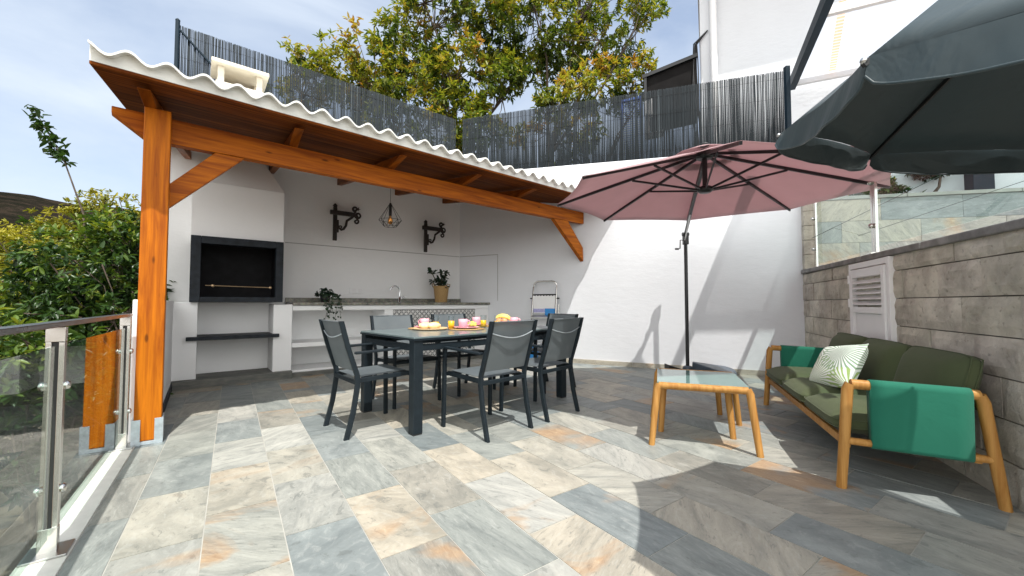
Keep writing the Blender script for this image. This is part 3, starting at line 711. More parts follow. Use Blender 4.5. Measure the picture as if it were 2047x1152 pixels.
    for i in range(5):
        z = 1.003 + i * 0.047
        a, b = f(.006), f(.052); lv.hexa([(-.29, a, z + .030), (.29, a, z + .030), (.29, b, z), (-.29, b, z)], [(-.29, a, z + .038), (.29, a, z + .038), (.29, b, z + .008), (-.29, b, z + .008)])
    lv.build('louvres', M['shutter'], d)
    h = MB()
    for z in (1.24, 1.02, 0.35): h.tube([(-.352, f(.05), z - .04), (-.352, f(.05), z + .04)], .011, n=10)
    h.build('hinges', M['shutter'], d); 
    # rough stone pillar at the corner above the coping
    p = empty('stone_pillar', Sp(0.06, -0.07, 1.47), R(90 - 202.98), 'short rough stone pillar at the wall corner beside the upper balustrade', 'pillar')
    q = MB(); z = 0
    for i in range(5):
        hh = .19; q.box((-.055 + rs.uniform(-.006, .006), -.075, z), (.055 + rs.uniform(-.006, .006), .075, z + hh), at=rs.random()); z += hh + .004
    q.build('pillar_blocks', M['block'], p, bevel=0.008)
stonewall()

# ================================================================== PARAPET + BARBECUE + KITCHEN COUNTER
def parapet():
    a = Vector((-2.70, 3.045, 0)); b = Vector((-4.03, 4.76, 0)); d = (b - a).normalized(); n = Vector((-d.y, d.x, 0))
    if n.x > 0: n = -n
    t = empty('parapet_wall', (a + b) / 2, 0, 'low white parapet wall between the timber post and the barbecue', 'wall')
    o = (a + b) / 2; m = MB(); L_ = (b - a).length / 2
    p = [-d*L_, d*L_, d*L_ + n*.14, -d*L_ + n*.14]
    m.prism([q + Vector((0, 0, -.2)) for q in p], (0, 0, 1.245)); m.build('wall_body', M['white'], t, bevel=0.008)
    s = MB(); nn = -n; p = [-d*L_ + nn*.001, -d*L_ + nn*.013, d*L_ + nn*.013, d*L_ + nn*.001]
    s.prism([q + Vector((0, 0, .003)) for q in p], (0, 0, .085)); s.build('skirting', M['slate_black'], t)
parapet()
def bbq():
    t = empty('barbecue_oven', K(0.44, 6.18), KROT, 'built-in white masonry barbecue with black firebox and tapering hood', 'barbecue')
    o = Vector((0.44, 6.18, 0))
    def bx(mb, u0, v0, z0, u1, v1, z1): mb.box((u0 - o.x, v0 - o.y, z0), (u1 - o.x, v1 - o.y, z1))
    m = MB(); bx(m, -.20, 6.18, .10, .035, 6.79, 1.03); bx(m, .835, 6.18, .10, 1.058, 6.79, 1.0); bx(m, .036, 6.62, .10, .834, 6.79, 1.03)
    m.build('side_pillars', M['white'], t, bevel=0.006)
    m = MB(); bx(m, -.21, 6.10, 0, 1.06, 6.78, .10); m.build('plinth', M['tile_clad_dark'], t, bevel=0.004)
    m = MB(); bx(m, -.07, 6.12, .565, .90, 6.62, .61); m.build('shelf', M['slate_black'], t, bevel=0.004)
    m = MB()
    f0, f1 = -.05, .925
    bx(m, f0, 6.09, 1.03, f0 + .10, 6.20, 1.835); bx(m, f1 - .085, 6.09, 1.03, f1, 6.20, 1.835); bx(m, f0 + .101, 6.09, 1.745, f1 - .086, 6.20, 1.835); bx(m, f0 + .101, 6.09, 1.03, f1 - .086, 6.20, 1.095)
    m.build('firebox_frame', M['slate_black'], t, bevel=0.004)
    m = MB(); bx(m, f0 + .02, 6.71, 1.035, f1 - .02, 6.76, 1.83); bx(m, f0 + .02, 6.205, 1.035, f0 + .06, 6.70, 1.83); bx(m, f1 - .06, 6.205, 1.035, f1 - .02, 6.70, 1.83); bx(m, f0 + .061, 6.205, 1.035, f1 - .061, 6.70, 1.06); bx(m, f0 + .061, 6.205, 1.80, f1 - .061, 6.70, 1.83)
    m.build('firebox', M['firebox'], t)
    m = MB(); m.tube([(-.34, -.05, 1.235), (.36, -.05, 1.222)], .0055, n=8)
    for x in (-.265, .345): m.lathe([(0, -.008), (.016, -.008), (.019, 0), (.016, .008), (0, .008)], (x, -.055, 1.232 if x < 0 else 1.222), n=14, M=Matrix.Rotation(PI/2, 3, 'X'))
    m.build('spit_rod', plain('aged brass', (0.42, 0.30, 0.18), 0.35, 0.9), t)
    # hood: upright part, then tapering chimney breast
    m = MB(); u0, u1 = -.05, .93
    lo = [(u0, 6.175), (u1, 6.175), (u1, 6.795), (u0, 6.795)]; hi = [(.26, 6.45), (.62, 6.45), (.62, 6.795), (.26, 6.795)]
    L3 = lambda ps, z: [(a - o.x, b - o.y, z) for a, b in ps]
    for (A_, za, B_, zb) in ((lo, 1.838, lo, 2.52), (lo, 2.522, hi, 3.12), (hi, 3.122, hi, 3.9)): m.hexa(L3(A_, za), L3(B_, zb))
    m.build('hood', M['white'], t)
    c = MB(); bx(c, .10, 6.32, 4.14, .74, 6.85, 4.19)
    c.build('chimney_cap', M['chimney'], t, bevel=0.008)
    c = MB()
    for a in (.17, .60):
        for b in (6.40, 6.72): bx(c, a, b, 3.93, a + .07, b + .07, 4.139)
    bx(c, .15, 6.38, 3.66, .69, 6.80, 3.929); c.build('chimney_stack', M['chimney'], t, bevel=0.006)
M['tile_clad_dark'] = plain('grey slate plinth tile', (0.15, 0.145, 0.125), 0.6, col2=(0.07, 0.075, 0.07), nscale=7, bs=0.4, bscale=25, mscale=(1, 1, 4))
bbq()
def counter():
    t = empty('kitchen_counter', K(2.8, 6.5), KROT, 'long white masonry kitchen counter with grey granite top and open shelves', 'kitchen counter')
    o = Vector((2.8, 6.5, 0))
    def bx(mb, u0, v0, z0, u1, v1, z1): mb.box((u0 - o.x, v0 - o.y, z0), (u1 - o.x, v1 - o.y, z1))
    def wx(v): return 4.083 + (v - 6.798) / (-.904) * .427      # u where the white wall is at depth v
    def ext(mb, u0, v0, v1, z0, z1):
        p = [(u0 - o.x, v0 - o.y), (wx(v0) - .004 - o.x, v0 - o.y), (wx(v1) - .004 - o.x, v1 - o.y), (u0 - o.x, v1 - o.y)]
        mb.hexa([(a, b, z0) for a, b in p], [(a, b, z1) for a, b in p])
    m = MB(); ext(m, 1.062, 6.20, 6.795, .915, .985)                 # lintel
    bx(m, 2.36, 6.20, .09, 2.50, 6.795, .914)                        # middle pier
    bx(m, 1.062, 6.20, .405, 2.359, 6.795, .465); bx(m, 1.062, 6.215, .06, 2.359, 6.795, .09)
    ext(m, 4.06, 6.20, 6.795, .09, .914); ext(m, 2.501, 6.26, 6.795, .09, .914)
    m.build('masonry_frame', M['white'], t, bevel=0.004)
    m = MB(); ext(m, 1.062, 6.165, 6.792, .988, 1.03); m.build('worktop', M['granite'], t, bevel=0.004)
    m = MB(); ext(m, 1.062, 6.765, 6.793, 1.033, 1.10); m.build('upstand', M['granite'], t, bevel=0.003)
    m = MB(); ext(m, 1.062, 6.17, 6.70, 0, .058); m.build('plinth', M['tile_clad_dark'], t)
    for a, b in ((2.505, 3.27), (3.28, 4.05)):
        m = MB(); a0, b0 = a - o.x, b - o.x; y0, y1 = 6.205 - o.y, 6.255 - o.y
        m.box((a0, y0, .10), (b0, y1, .905))
        for i in range(len(m.f)):
            vv = [m.v[k] for k in m.f[i]]; m.uv[i] = [(q[0], q[2]) for q in vv]
        m.hasuv = True; m.build('patterned_door', M['pattern'], t)
counter()
# tap
def tap():
    c = K(2.74, 6.52, 1.031); t = empty('tap', c, KROT, 'chrome swan neck tap on the granite worktop', 'tap')
    m = MB(); m.lathe([(0, 0), (.028, 0), (.028, .006), (.020, .012), (.019, .09), (.014, .10), (0, .10)], n=16); m.build('tap_body', M['chrome'], t)
    m = MB(); pts = [(0, 0, .09)] + [(0, 0, .17)] + [(-.085 + .085 * math.cos(a), 0, .19 + .085 * math.sin(a)) for a in np.linspace(0, PI * .93, 12)]
    m.tube(pts, .0115, n=10); m.build('spout', M['chrome'], t)
    m = MB(); m.tube([(.01, 0, .05), (.055, 0, .075), (.085, 0, .105)], [.012, .010, .013], n=10); m.build('lever', M['chrome'], t)
tap()
# ================================================================== PERGOLA
PB = Vector((-2.70, 2.905, 0)); PD = A(46.6); PN = A(-43.4)
def pergola():
    t = empty('timber_pergola', PB, R(90 - 46.6), 'orange varnished timber pergola with a white corrugated tile roof over the kitchen', 'pergola')
    def loc(p):   # world -> local of t
        return Matrix.Rotation(-R(90 - 46.6), 3, 'Z') @ (Vector(p) - PB)
    KDIR = loc(PB + KU); KDIR.normalize()
    # post, aligned with the kitchen frame
    m = MB(); a = KDIR * .075; b = Vector((-KDIR.y, KDIR.x, 0)) * .072
    c = loc((-2.672, 2.968, 0))
    m.hexa([c-a-b+Vector((0,0,.03)), c+a-b+Vector((0,0,.03)), c+a+b+Vector((0,0,.03)), c-a+b+Vector((0,0,.03))], [c-a-b+Vector((0,0,2.46)), c+a-b+Vector((0,0,2.46)), c+a+b+Vector((0,0,2.46)), c-a+b+Vector((0,0,2.46))])
    po = m.build('post', M['pine_z'], t, bevel=0.006)
    m = MB()
    for sx in (-1, 1):
        q = c + KDIR * (sx * .081)
        e = KDIR * .004
        for w0, w1 in ((-.079, .079),):
            bb = Vector((-KDIR.y, KDIR.x, 0)); m.hexa([q-e+bb*w0, q+e+bb*w0, q+e+bb*w1, q-e+bb*w1], [q-e+bb*w0+Vector((0,0,.185)), q+e+bb*w0+Vector((0,0,.185)), q+e+bb*w1+Vector((0,0,.185)), q-e+bb*w1+Vector((0,0,.185))])
        bb = Vector((-KDIR.y, KDIR.x, 0)); q2 = c + KDIR * (sx * .062) - bb * .0775; e2 = KDIR * .024
        m.hexa([q2-e2-bb*.002, q2+e2-bb*.002, q2+e2+bb*.002, q2-e2+bb*.002], [q2-e2-bb*.002+Vector((0,0,.185)), q2+e2-bb*.002+Vector((0,0,.185)), q2+e2+bb*.002+Vector((0,0,.185)), q2-e2+bb*.002+Vector((0,0,.185))])
    bs = KDIR * .085; bb = Vector((-KDIR.y, KDIR.x, 0)) * .08
    m.hexa([c-bs-bb+Vector((0,0,.004)), c+bs-bb+Vector((0,0,.004)), c+bs+bb+Vector((0,0,.004)), c-bs+bb+Vector((0,0,.004))], [c-bs-bb+Vector((0,0,.028)), c+bs-bb+Vector((0,0,.028)), c+bs+bb+Vector((0,0,.028)), c-bs+bb+Vector((0,0,.028))])
    m.build('post_bracket', M['galv'], po, bevel=0.001)
    # main beam, just behind the post, slightly rising to the right
    Lb = 5.46; rise = 0.019; y0, y1 = 0.075, 0.165
    prof = [(-.20, 2.445), (-.20, 2.385), (0.0, 2.255)]
    m = MB()
    zt = lambda x: 2.448 + rise * x; zb = lambda x: 2.255 + rise * x
    pl = [(-.19, y0, 2.445), (-.19, y0, 2.40), (.0, y0, 2.255), (Lb, y0, zb(Lb)), (Lb, y0, zt(Lb))]
    m.prism(pl[::-1], (0, y1 - y0, 0)); m.build('main_beam', M['pine_x'], t, bevel=0.005)
    # braces
    def brace(p0, p1, w=.11, d=.07):
        p0, p1 = Vector(p0), Vector(p1); dr = (p1 - p0).normalized(); n = Vector((-dr.z, 0, dr.x)) * (w / 2)
        return p0, p1, n
    m = MB(); yb = .085
    m.prism([(.045, yb, 1.655), (.045, yb, 1.835), (.42, yb, 2.262), (.625, yb, 2.264)][::-1], (0, .07, 0)); m.build('brace', M['pine_brace'], t, bevel=0.004)
    m = MB(); m.prism([(4.70, yb, 2.34), (5.05, yb, 2.35), (5.445, yb, 1.95), (5.455, yb, 1.72)][::-1], (0, .07, 0))
    m.v = m.v; m.build('brace', M['pine_brace'], t, bevel=0.004)
    # rafters: from the kitchen wall down to the eave, along A(-35)
    rd = A(145.0)
    wallpts = [K(u, 6.80, 2.937) for u in (-.11, .85, 1.81, 2.78, 3.73)]
    nE = PN; eave_n = PB.dot(nE) - .36
    m_all = []
    for wp in wallpts:
        k = (wp.dot(nE) - PB.dot(nE) - .12) / (-(rd.dot(nE))); pb = wp + rd * k; xb = (pb - PB).dot(PD)
        zb_ = zt(xb) + .003; sl = (wp.z - zb_) / k
        k2 = (wp.dot(nE) - eave_n - .052) / (-(rd.dot(nE))); pe = wp + rd * k2; pe.z = wp.z - sl * k2
        m = MB(); A0, B0 = loc(wp), loc(pe); frac = (k + .02) / k2; Cc = A0.lerp(B0, frac)
        d = B0 - A0; sd = Vector((-d.y, d.x, 0)).normalized() * .035; up = Vector((0, 0, .105))
        tz = Vector((0, 0, .098))
        vs = []
        for q, bz in ((A0, 0), (Cc, 0), (B0, .097)): vs += [q - sd + Vector((0, 0, bz)), q + sd + Vector((0, 0, bz)), q + sd + up, q - sd + up]
        m.add(vs, [(0, 1, 2, 3)] + [(a*4+k_, b*4+k_, b*4+(k_+1) % 4, a*4+(k_+1) % 4) for a, b in ((0, 1), (1, 2)) for k_ in range(4)] + [(11, 10, 9, 8)])
        ra = m.build('rafter', M['rafter'], t, bevel=0.004)
    # roof: ruled surface between the eave and the kitchen wall
    NX, NY = 420, 8
    def roofpt(a, b, lift):    # a 0..1 along, b 0..1 eave -> wall
        e = PB + PD * (-.275 + a * 6.2) - PN * .42
        e.z = 2.505 + rise * (e - PB).dot(PD)
        wl = K(-.45 + a * 5.6, 6.78); wl.z = 3.055
        # eave stops at the white wall
        p = e.lerp(wl, b)
        lim = (p - Wp(0)).dot(WN)
        if lim < .01: p = p + WN * (.01 - lim)
        return loc(p) + Vector((0, 0, lift))
    def sheet(mb, l0, l1, nx, ny, uv=False):
        vs = []; 
        for lf in (l0, l1):
            for j in range(ny + 1):
                for i in range(nx + 1): vs.append(roofpt(i / nx, j / ny, lf(i / nx, j / ny) if callable(lf) else lf))
        n1 = (nx + 1) * (ny + 1); fs = []
        for j in range(ny):
            for i in range(nx):
                a = j*(nx+1)+i; fs.append((a, a+nx+1, a+nx+2, a+1)); a += n1; fs.append((a, a+1, a+nx+2, a+nx+1))
        for i in range(nx): fs.append((i, i+1, n1+i+1, n1+i)); a = ny*(nx+1)+i; fs.append((a+1, a, n1+a, n1+a+1))
        for j in range(ny): a = j*(nx+1); fs.append((a+nx+1, a, n1+a, n1+a+nx+1)); a += nx; fs.append((a, a+nx+1, n1+a+nx+1, n1+a))
        mb.add(vs, fs, False)
    m = MB(); sheet(m, 0.0, 0.018, 12, 4); m.build('roof_boards', M['boards'], t)
    per = 6.2 / 0.197
    def wv(a, b): return .108 + .030 * math.cos(a * per * 2 * PI + 0.6) + .0025 * math.sin(a * 41 + b * 9) + .0015 * math.sin(a * 173)
    def over(a, b, lift):     # the tiles overhang the boards a little at the eave
        p = roofpt(a, b, lift)
        if b == 0: q = roofpt(a, 1 / NY, 0); d = (roofpt(a, 0, 0) - q).normalized(); p = p + d * .055
        return p
    def skin(mb, top, bot, fn):
        vs = []
        for lf in (bot, top):
            for j in range(NY + 1):
                for i in range(NX + 1): vs.append(fn(i / NX, j / NY, lf(i / NX, j / NY)))
        n1 = (NX + 1) * (NY + 1); up = []; side = []
        for j in range(NY):
            for i in range(NX): a = j*(NX+1)+i; up += [(a, a+NX+1, a+NX+2, a+1), (n1+a, n1+a+1, n1+a+NX+2, n1+a+NX+1)]
        for i in range(NX): side += [(i, i+1, n1+i+1, n1+i)]
        for j in range(NY): a = j*(NX+1); side.append((a+NX+1, a, n1+a, n1+a+NX+1)); a += NX; side.append((a, a+NX+1, n1+a+NX+1, n1+a))
        b0 = len(mb.v); mb.add(vs, up, True); mb.f += [tuple(b0 + k for k in f) for f in side]; mb.sm += [False]*len(side); mb.uv += [None]*len(side); mb.at += [0.0]*len(side)
    m = MB(); skin(m, wv, lambda a, b: wv(a, b) - .016, over); m.build('tile_roof', M['roof_tile'], t)
    m = MB(); skin(m, lambda a, b: wv(a, b) - .018, lambda a, b: .021, roofpt); m.build('eave_mortar', M['roof_tile'], t)
M['pine_brace'] = wood('varnished pine brace', (0.27, 0.060, 0.003), (0.57, 0.165, 0.006), 0, rough=.5)
pergola()

# ================================================================== REED FENCES
def reed_fence(name, p0, p1, zt0, zt1, zb0, zb1, label, seed):
    rs = random.Random(seed); p0, p1 = Vector(p0), Vector(p1); d = p1 - p0; Ln = d.length; d.normalize(); n = Vector((-d.y, d.x, 0))
    t = empty(name, (p0.x, p0.y, zb0), 0, label, 'fence', 'reed screens on top of the garden walls')
    o = Vector((p0.x, p0.y, zb0)); m = MB(); x = 0
    while x < Ln:
        f = x / Ln; zt = zt0 + (zt1 - zt0) * f - (rs.random() ** 4) * .022; zb = zb0 + (zb1 - zb0) * f
        r = rs.uniform(.0029, .0045); a = rs.uniform(-.006, .006); c = p0 + d * x - o; b = p0 + d * (x + rs.uniform(-.007, .007)) - o
        q = [(c.x + r*math.cos(k*2.094 + a*90), c.y + r*math.sin(k*2.094 + a*90), zb - o.z) for k in range(3)]
        q2 = [(b.x + n.x*a + r*math.cos(k*2.094 + a*90), b.y + n.y*a + r*math.sin(k*2.094 + a*90), zt - o.z) for k in range(3)]
        m.add(q + q2, [(0, 1, 4, 3), (1, 2, 5, 4), (2, 0, 3, 5), (3, 4, 5)], True, at=max(.01, min(1, rs.gauss(.5, .13))) if rs.random() > .012 else 1.0)
        x += rs.uniform(.0042, .0064) + (0.008 if rs.random() < .012 else 0)
    m.build('reed_screen', M['reed'], t)
    wv = MB()
    for k in range(4):
        h = .12 + k * .26; wv.bar(p0 + Vector((0, 0, zb0 + (zt0 - zb0) * h)) - o - n*.006, p1 + Vector((0, 0, zb1 + (zt1 - zb1) * h)) - o - n*.006, .0025, .0025)
    wv.build('binding_wire', M['cable'], t)
    return t, o
ft, fo = reed_fence('reed_fence', K(-.26, 6.87), K(4.02, 6.87), 4.75, 4.70, 3.55, 3.55, 'grey reed screen above the kitchen wall, left of the wall corner', 21)
m = MB(); a = K(-.26, 6.85) - Vector((fo.x, fo.y, 0)); m.tube([a + Vector((0, 0, -.05)), a + Vector((0, 0, 1.24))], .025, n=12); m.lathe([(.027, 0), (.027, .012), (.01, .03), (0, .032)], a + Vector((0, 0, 1.24)), n=12); m.build('fence_post', M['navy_metal'], ft)
m = MB(); m.tube([a + Vector((0, 0, 1.15)), a + KU * 1.05 + Vector((0, 0, .1))], .014, n=10); m.build('diagonal_stay', M['navy_metal'], ft)
ft2, fo2 = reed_fence('reed_fence', Wp(.02, -.06), Wp(5.42, -.06), 4.72, 4.30, 3.56, 3.20, 'grey reed screen above the sunlit white wall, right of the corner', 22)
for s_, r_, hz in ((5.44, .03, 4.34),):
    a = Wp(s_, -.04) - fo2; a.z = 0
    m = MB(); m.box((a.x - .03, a.y - .03, -.4), (a.x + .03, a.y + .03, hz - fo2.z)); m.build('fence_post', M['navy_metal'], ft2, bevel=0.003)
# thin white boards and a blue shutter behind the reed screen
def behind_fence():
    def P(s, d, z): return Wp(s, -d, z)
    t = empty('blue_shutter', P(3.30, .16, 3.38), WROT, 'faded blue slatted shutter seen through the reed screen', 'shutter')
    m = MB(); m.box((-.175, -.03, 0), (-.145, .03, 1.05)); m.box((.145, -.03, 0), (.175, .03, 1.05)); m.box((-.144, -.03, 1.01), (.144, .03, 1.05)); m.box((-.144, -.03, 0), (.144, .03, .04)); m.build('shutter_frame', M['blue_paint'], t)
    m = MB()
    for i in range(26): z = .055 + i * .037; m.hexa([(-.143, -.02, z), (.143, -.02, z), (.143, .015, z + .02), (-.143, .015, z + .02)], [(-.143, -.02, z + .008), (.143, -.02, z + .008), (.143, .015, z + .028), (-.143, .015, z + .028)])
    m.build('slats', M['blue_paint'], t)
    t = empty('broken_board', P(3.56, .17, 3.72), WROT, 'broken white board frame beside the blue shutter behind the reed screen', 'board')
    m = MB(); m.prism([(-.05, -.01, .62), (.07, -.01, .64), (.08, -.01, .35), (.02, -.01, .33), (.03, -.01, .08), (.24, -.01, .10), (.23, -.01, -.02), (-.04, -.01, -.03)][::-1], (0, .02, 0)); m.build('board_panel', M['shutter'], t)
behind_fence()

# ================================================================== WHITE HOUSE BEHIND THE FENCE, ROOFED TERRACE ABOVE THE STONE WALL
def house():
    o = Wp(4.31, -.75, 2.0); t = empty('white_house', o, WROT, 'tall white rendered house behind the reed fence at the right', 'house')
    sg = -1 if (Matrix.Rotation(WROT, 3, 'Z') @ Vector((0, 1, 0))).dot(WN) > 0 else 1   # +y*sg goes away from the terrace
    def bx(mb, x0, x1, y0, y1, z0, z1): ya, yb = sorted((sg*y0, sg*y1)); mb.box((x0, ya, z0), (x1, yb, z1))
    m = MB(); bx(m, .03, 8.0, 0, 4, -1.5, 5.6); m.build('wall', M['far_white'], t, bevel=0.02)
    m = MB(); bx(m, .0, 8.1, -.60, 4.2, 4.75, 4.95); m.build('eave', M['far_white'], t, bevel=0.01)
    m = MB(); m.tube([(.24, -sg*.06, 0.8), (.235, -sg*.06, 4.7)], .055, n=14); m.build('downpipe', M['plastic_white'], t)
    m = MB()
    for k in range(5):
        ph = random.uniform(0, 6); pts = [(.0 + .03*math.sin(z*2.1+ph) - .015*k, -sg*(.02 + .012*k), z) for z in np.linspace(1.3, 3.4, 14)]
        m.tube([(pts[0][0] - .12*k - .1, pts[0][1], pts[0][2] - .02*k)] + pts + [(.15, -sg*.02, 3.6)], .010, n=6)
    m.build('cable_bundle', M['cable'], t)
    # dark lean-to box at the left edge
    b = empty('lean_to_roof', Wp(3.88, -1.0, 4.42), WROT, 'dark board lean-to fixed to the left edge of the white house', 'lean-to')
    m = MB(); m.hexa([(-.43, -.3*sg, -.1), (.40, -.3*sg, -.06), (.40, .5*sg, -.06), (-.43, .5*sg, -.1)], [(-.43, -.3*sg, .60), (.40, -.3*sg, .74), (.40, .5*sg, .74), (-.43, .5*sg, .60)]); m.build('board_panel', M['dark_box'], b, bevel=0.01)
    m = MB(); m.bar((-.47, -.33*sg, .61), (.42, -.33*sg, .765), .05, .06); m.build('roof_edge', M['black_metal'], b)
    m = MB(); m.bar((-.42, -.32*sg, -.1), (-.42, -.32*sg, .6), .045, .045); m.build('corner_strip', M['black_metal'], b)
house()
def roofed_terrace():
    Z = 4.30
    t = empty('terrace_canopy', Wp(5.56, 0, 0) + Vector((1.5, -.2, 1.5)), R(90 - 202.98), 'dark framed canopy with translucent white sheets above the upper terrace', 'canopy')
    o = Vector(t.location); Rm = Matrix.Rotation(-R(90 - 202.98), 3, 'Z')
    def loc(p): return Rm @ (Vector(p) - o)
    b0 = Vector((4.20, 5.86, Z)); b1 = Vector((3.38, 4.13, Z)); d = (b1 - b0).normalized(); side = Vector((-d.y, d.x, 0))
    if side.x < 0: side = -side
    m = MB(); m.bar(loc(b0 - d*.05), loc(b1 + d*.9), .085, .15); m.build('side_beam', M['navy_metal'], t, bevel=0.004)
    m = MB(); m.bar(loc(b0 + side*.04), loc(b0 + side*3.4), .05, .08); m.build('wall_rail', M['shutter'], t, bevel=0.004)
    m = MB(); e = b1 - d*.30; m.bar(loc(e + side*.04), loc(e + side*3.4), .06, .10); m.build('front_beam', M['shutter'], t, bevel=0.004)
    m = MB(); q = [b0 + side*.03, b0 + side*3.4, e + side*3.4, e + side*.03]
    m.prism([loc(p + Vector((0, 0, .07))) for p in q], (0, 0, .012)); s = m.build('roof_sheet', M['poly'], t)
    # post standing on the planter
    a = Vector((6.05, 5.12, 0)); m = MB(); c = loc(a); m.box((c.x - .10, c.y - .10, .94), (c.x + .10, c.y + .10, 2.8)); m.build('post', M['navy_metal'], t, bevel=0.005)
roofed_terrace()
def upper_terrace():
    m = MB(); q = [Sp(0, -.2), Sp(4.6, -.2), Sp(4.6, -7), Sp(-.5, -7)]
    m.prism([p + Vector((0, 0, 1.10)) for p in q][::-1], (0, 0, .24)); tag(m.build('upper_terrace', M['light_stone']), kind='structure')
    # tiled planter wall
    a = Vector((3.95, 5.33, 0)); d = A(102); n = Vector((d.y, -d.x, 0))
    if n.y > 0: n = -n
    t = empty('tiled_planter', a + Vector((0, 0, 1.34)), R(90 - 102), 'planter wall clad in large multicolour stone tiles behind the upper glass', 'planter')
    m = MB(); rs = random.Random(8); z = 0
    m.box((-.02, .0, 0), (6.0, .9, 1.04)); core = m.build('planter_body', M['light_stone'], t)
    m = MB(); z = 1.04; row = 0
    tints = {(0, 0): (.68, .2), (0, 1): (.1, 0), (0, 2): (.02, 0), (0, 3): (.6, .25), (1, 0): (.3, 0), (1, 1): (.62, .1), (2, 0): (.62, .42)}
    while z > 0.02:
        x = -.02 - (.0, .45, .25)[row % 3]; z0 = max(0, z - .285); i = 0
        while x < 6:
            x2 = x + .88; xa = max(x, -.02)
            if x2 - xa > .02:
                tt = tints.get((row, i), (rs.random(), rs.choice([0, .1, .3]))); ou, ov = rs.uniform(0, 30), rs.uniform(0, 30); th = rs.choice([.9, 0, 2.2])
                vs = [(xa + .002, -.012, z0 + .002), (x2 - .002, -.012, z0 + .002), (x2 - .002, -.012, z - .002), (xa + .002, -.012, z - .002)]
                uv = [(ou + v[0]*math.cos(th) + v[2]*math.sin(th), ov - v[0]*math.sin(th) + v[2]*math.cos(th)) for v in vs]
                vb = [(v[0], 0, v[2]) for v in vs]
                m.add(vs + vb, [(0, 1, 2, 3), (0, 4, 5, 1), (1, 5, 6, 2), (2, 6, 7, 3), (3, 7, 4, 0)], False, [uv] + [uv] * 4, at=(tt[0], tt[1])); i += 1
            x = x2
        z = z0; row += 1
    m.build('stone_cladding', M['tile_clad'], t)
    m = MB(); x = -.04
    while x < 6: m.box((x + .002, -.03, 1.043), (x + 1.18, .28, 1.088)); x += 1.185
    m.build('coping', M['light_stone'], t, bevel=0.005)
    m = MB(); m.box((-.02, .28, 1.0), (6, .9, 1.06)); m.build('planting_soil', M['soil'], t)
    # pale wall behind the planter
    t2 = empty('garden_wall', a + d*3 - n*1.0 + Vector((0, 0, 1.34)), R(90 - 102), 'pale stone wall rising behind the planted bed at the far right', 'wall')
    m = MB(); m.box((-3.0, .0, 0), (4, .2, 1.40)); m.box((-3.0, -.04, 1.402), (4, .24, 1.45)); m.build('wall_body', M['light_stone'], t2, bevel=0.006)
    # plants
    def pl(s, off, z): return a + d*s - n*off + Vector((0, 0, 1.34 + z))
    c0 = pl(1.05, .36, 1.06); tt = empty('flowering_shrub', c0, 0, 'small rounded shrub with yellow flowers in the tiled planter', 'shrub')
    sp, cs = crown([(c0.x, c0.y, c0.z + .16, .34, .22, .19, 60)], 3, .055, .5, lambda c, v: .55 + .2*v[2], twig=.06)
    sp = [s if rng.random() > .03 else s[:9] + [.05, .05, 1.0] for s in sp]; leaves('foliage', sp, M['leaf_hedge'], tt, tuple(c0))
    m = MB(); limbs(m, (0, 0, 0), [np.array(c) - np.array(c0) for c in cs[:14]], .02); m.build('stem', M['stem'], tt)
    for k, (s_, lab) in enumerate(((1.28, 'spiky agave-like plant right beside the yellow flowering shrub'), (1.45, 'spiky agave-like plant nearest the crooked tree stem'), (.66, 'spiky agave-like plant half hidden by the mauve parasol edge'))):
        c = pl(s_, .36, 1.06); t3 = empty('spiky_plant', c, 0, lab, 'plant', 'spiky plants in the tiled planter'); sp = []
        for i in range(22):
            th = rng.uniform(0, 6.28); e = rng.uniform(.2, 1.1); dd = [math.cos(th)*math.cos(e), math.sin(th)*math.cos(e), math.sin(e)]
            sp.append([c.x, c.y, c.z, *dd, 0.1, .1, 1, rng.uniform(.14, .24), .028, rng.uniform(.1, .6)])
        leaves('foliage', sp, M['leaf_hedge'], t3, tuple(c))
    c = pl(1.64, -.02, .62); t4 = empty('small_tree', pl(1.66, .30, 1.05), 0, 'small tree with a crooked thin stem rising from the planter', 'tree')
    oo = Vector(t4.location); m = MB(); pts = [pl(1.62, .30, 1.04), pl(1.63, .28, 1.12), pl(1.69, .26, 1.22), pl(1.72, .28, 1.34), pl(1.68, .3, 1.50)]
    m.tube([p - oo for p in pts], [.028, .022, .016, .014, .01], n=8); m.build('trunk', M['bark'], t4)
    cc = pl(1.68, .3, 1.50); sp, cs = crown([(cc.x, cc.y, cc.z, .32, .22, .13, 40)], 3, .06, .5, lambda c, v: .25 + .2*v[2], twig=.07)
    leaves('crown', sp, M['leaf_hedge'], t4, tuple(oo))
    # hedge overhanging the pale wall
    c = pl(3.0, 1.15, 1.55); t5 = empty('hedge', c, 0, 'dark green leafy hedge hanging over the pale wall at the right edge', 'hedge')
    bl = [(pl(x, .88, 1.58).x, pl(x, .88, 1.6).y, pl(x, .88, 1.60 + .04*math.sin(x*5)).z, .28, .22, .20, 22) for x in np.arange(.2, 5.8, .36)]
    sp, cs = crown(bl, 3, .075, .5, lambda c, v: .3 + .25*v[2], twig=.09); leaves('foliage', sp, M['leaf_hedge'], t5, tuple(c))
    for b in bl[::2]: m = MB(); m.tube([(b[0]-c.x, b[1]-c.y, -.3), (b[0]-c.x, b[1]-c.y+.02, .1)], .02, n=6); m.build('stem', M['stem'], t5)
    # glass balustrade on the stone wall
    g = empty('glass_balustrade', Sp(1.4, -.10, 1.46), R(90 - 202.98), 'clear glass balustrade with steel posts on top of the stone wall', 'railing')
    def SL(s, dd, z): return Matrix.Rotation(-R(90 - 202.98), 3, 'Z') @ (Sp(s, -dd, z) - Vector(g.location))
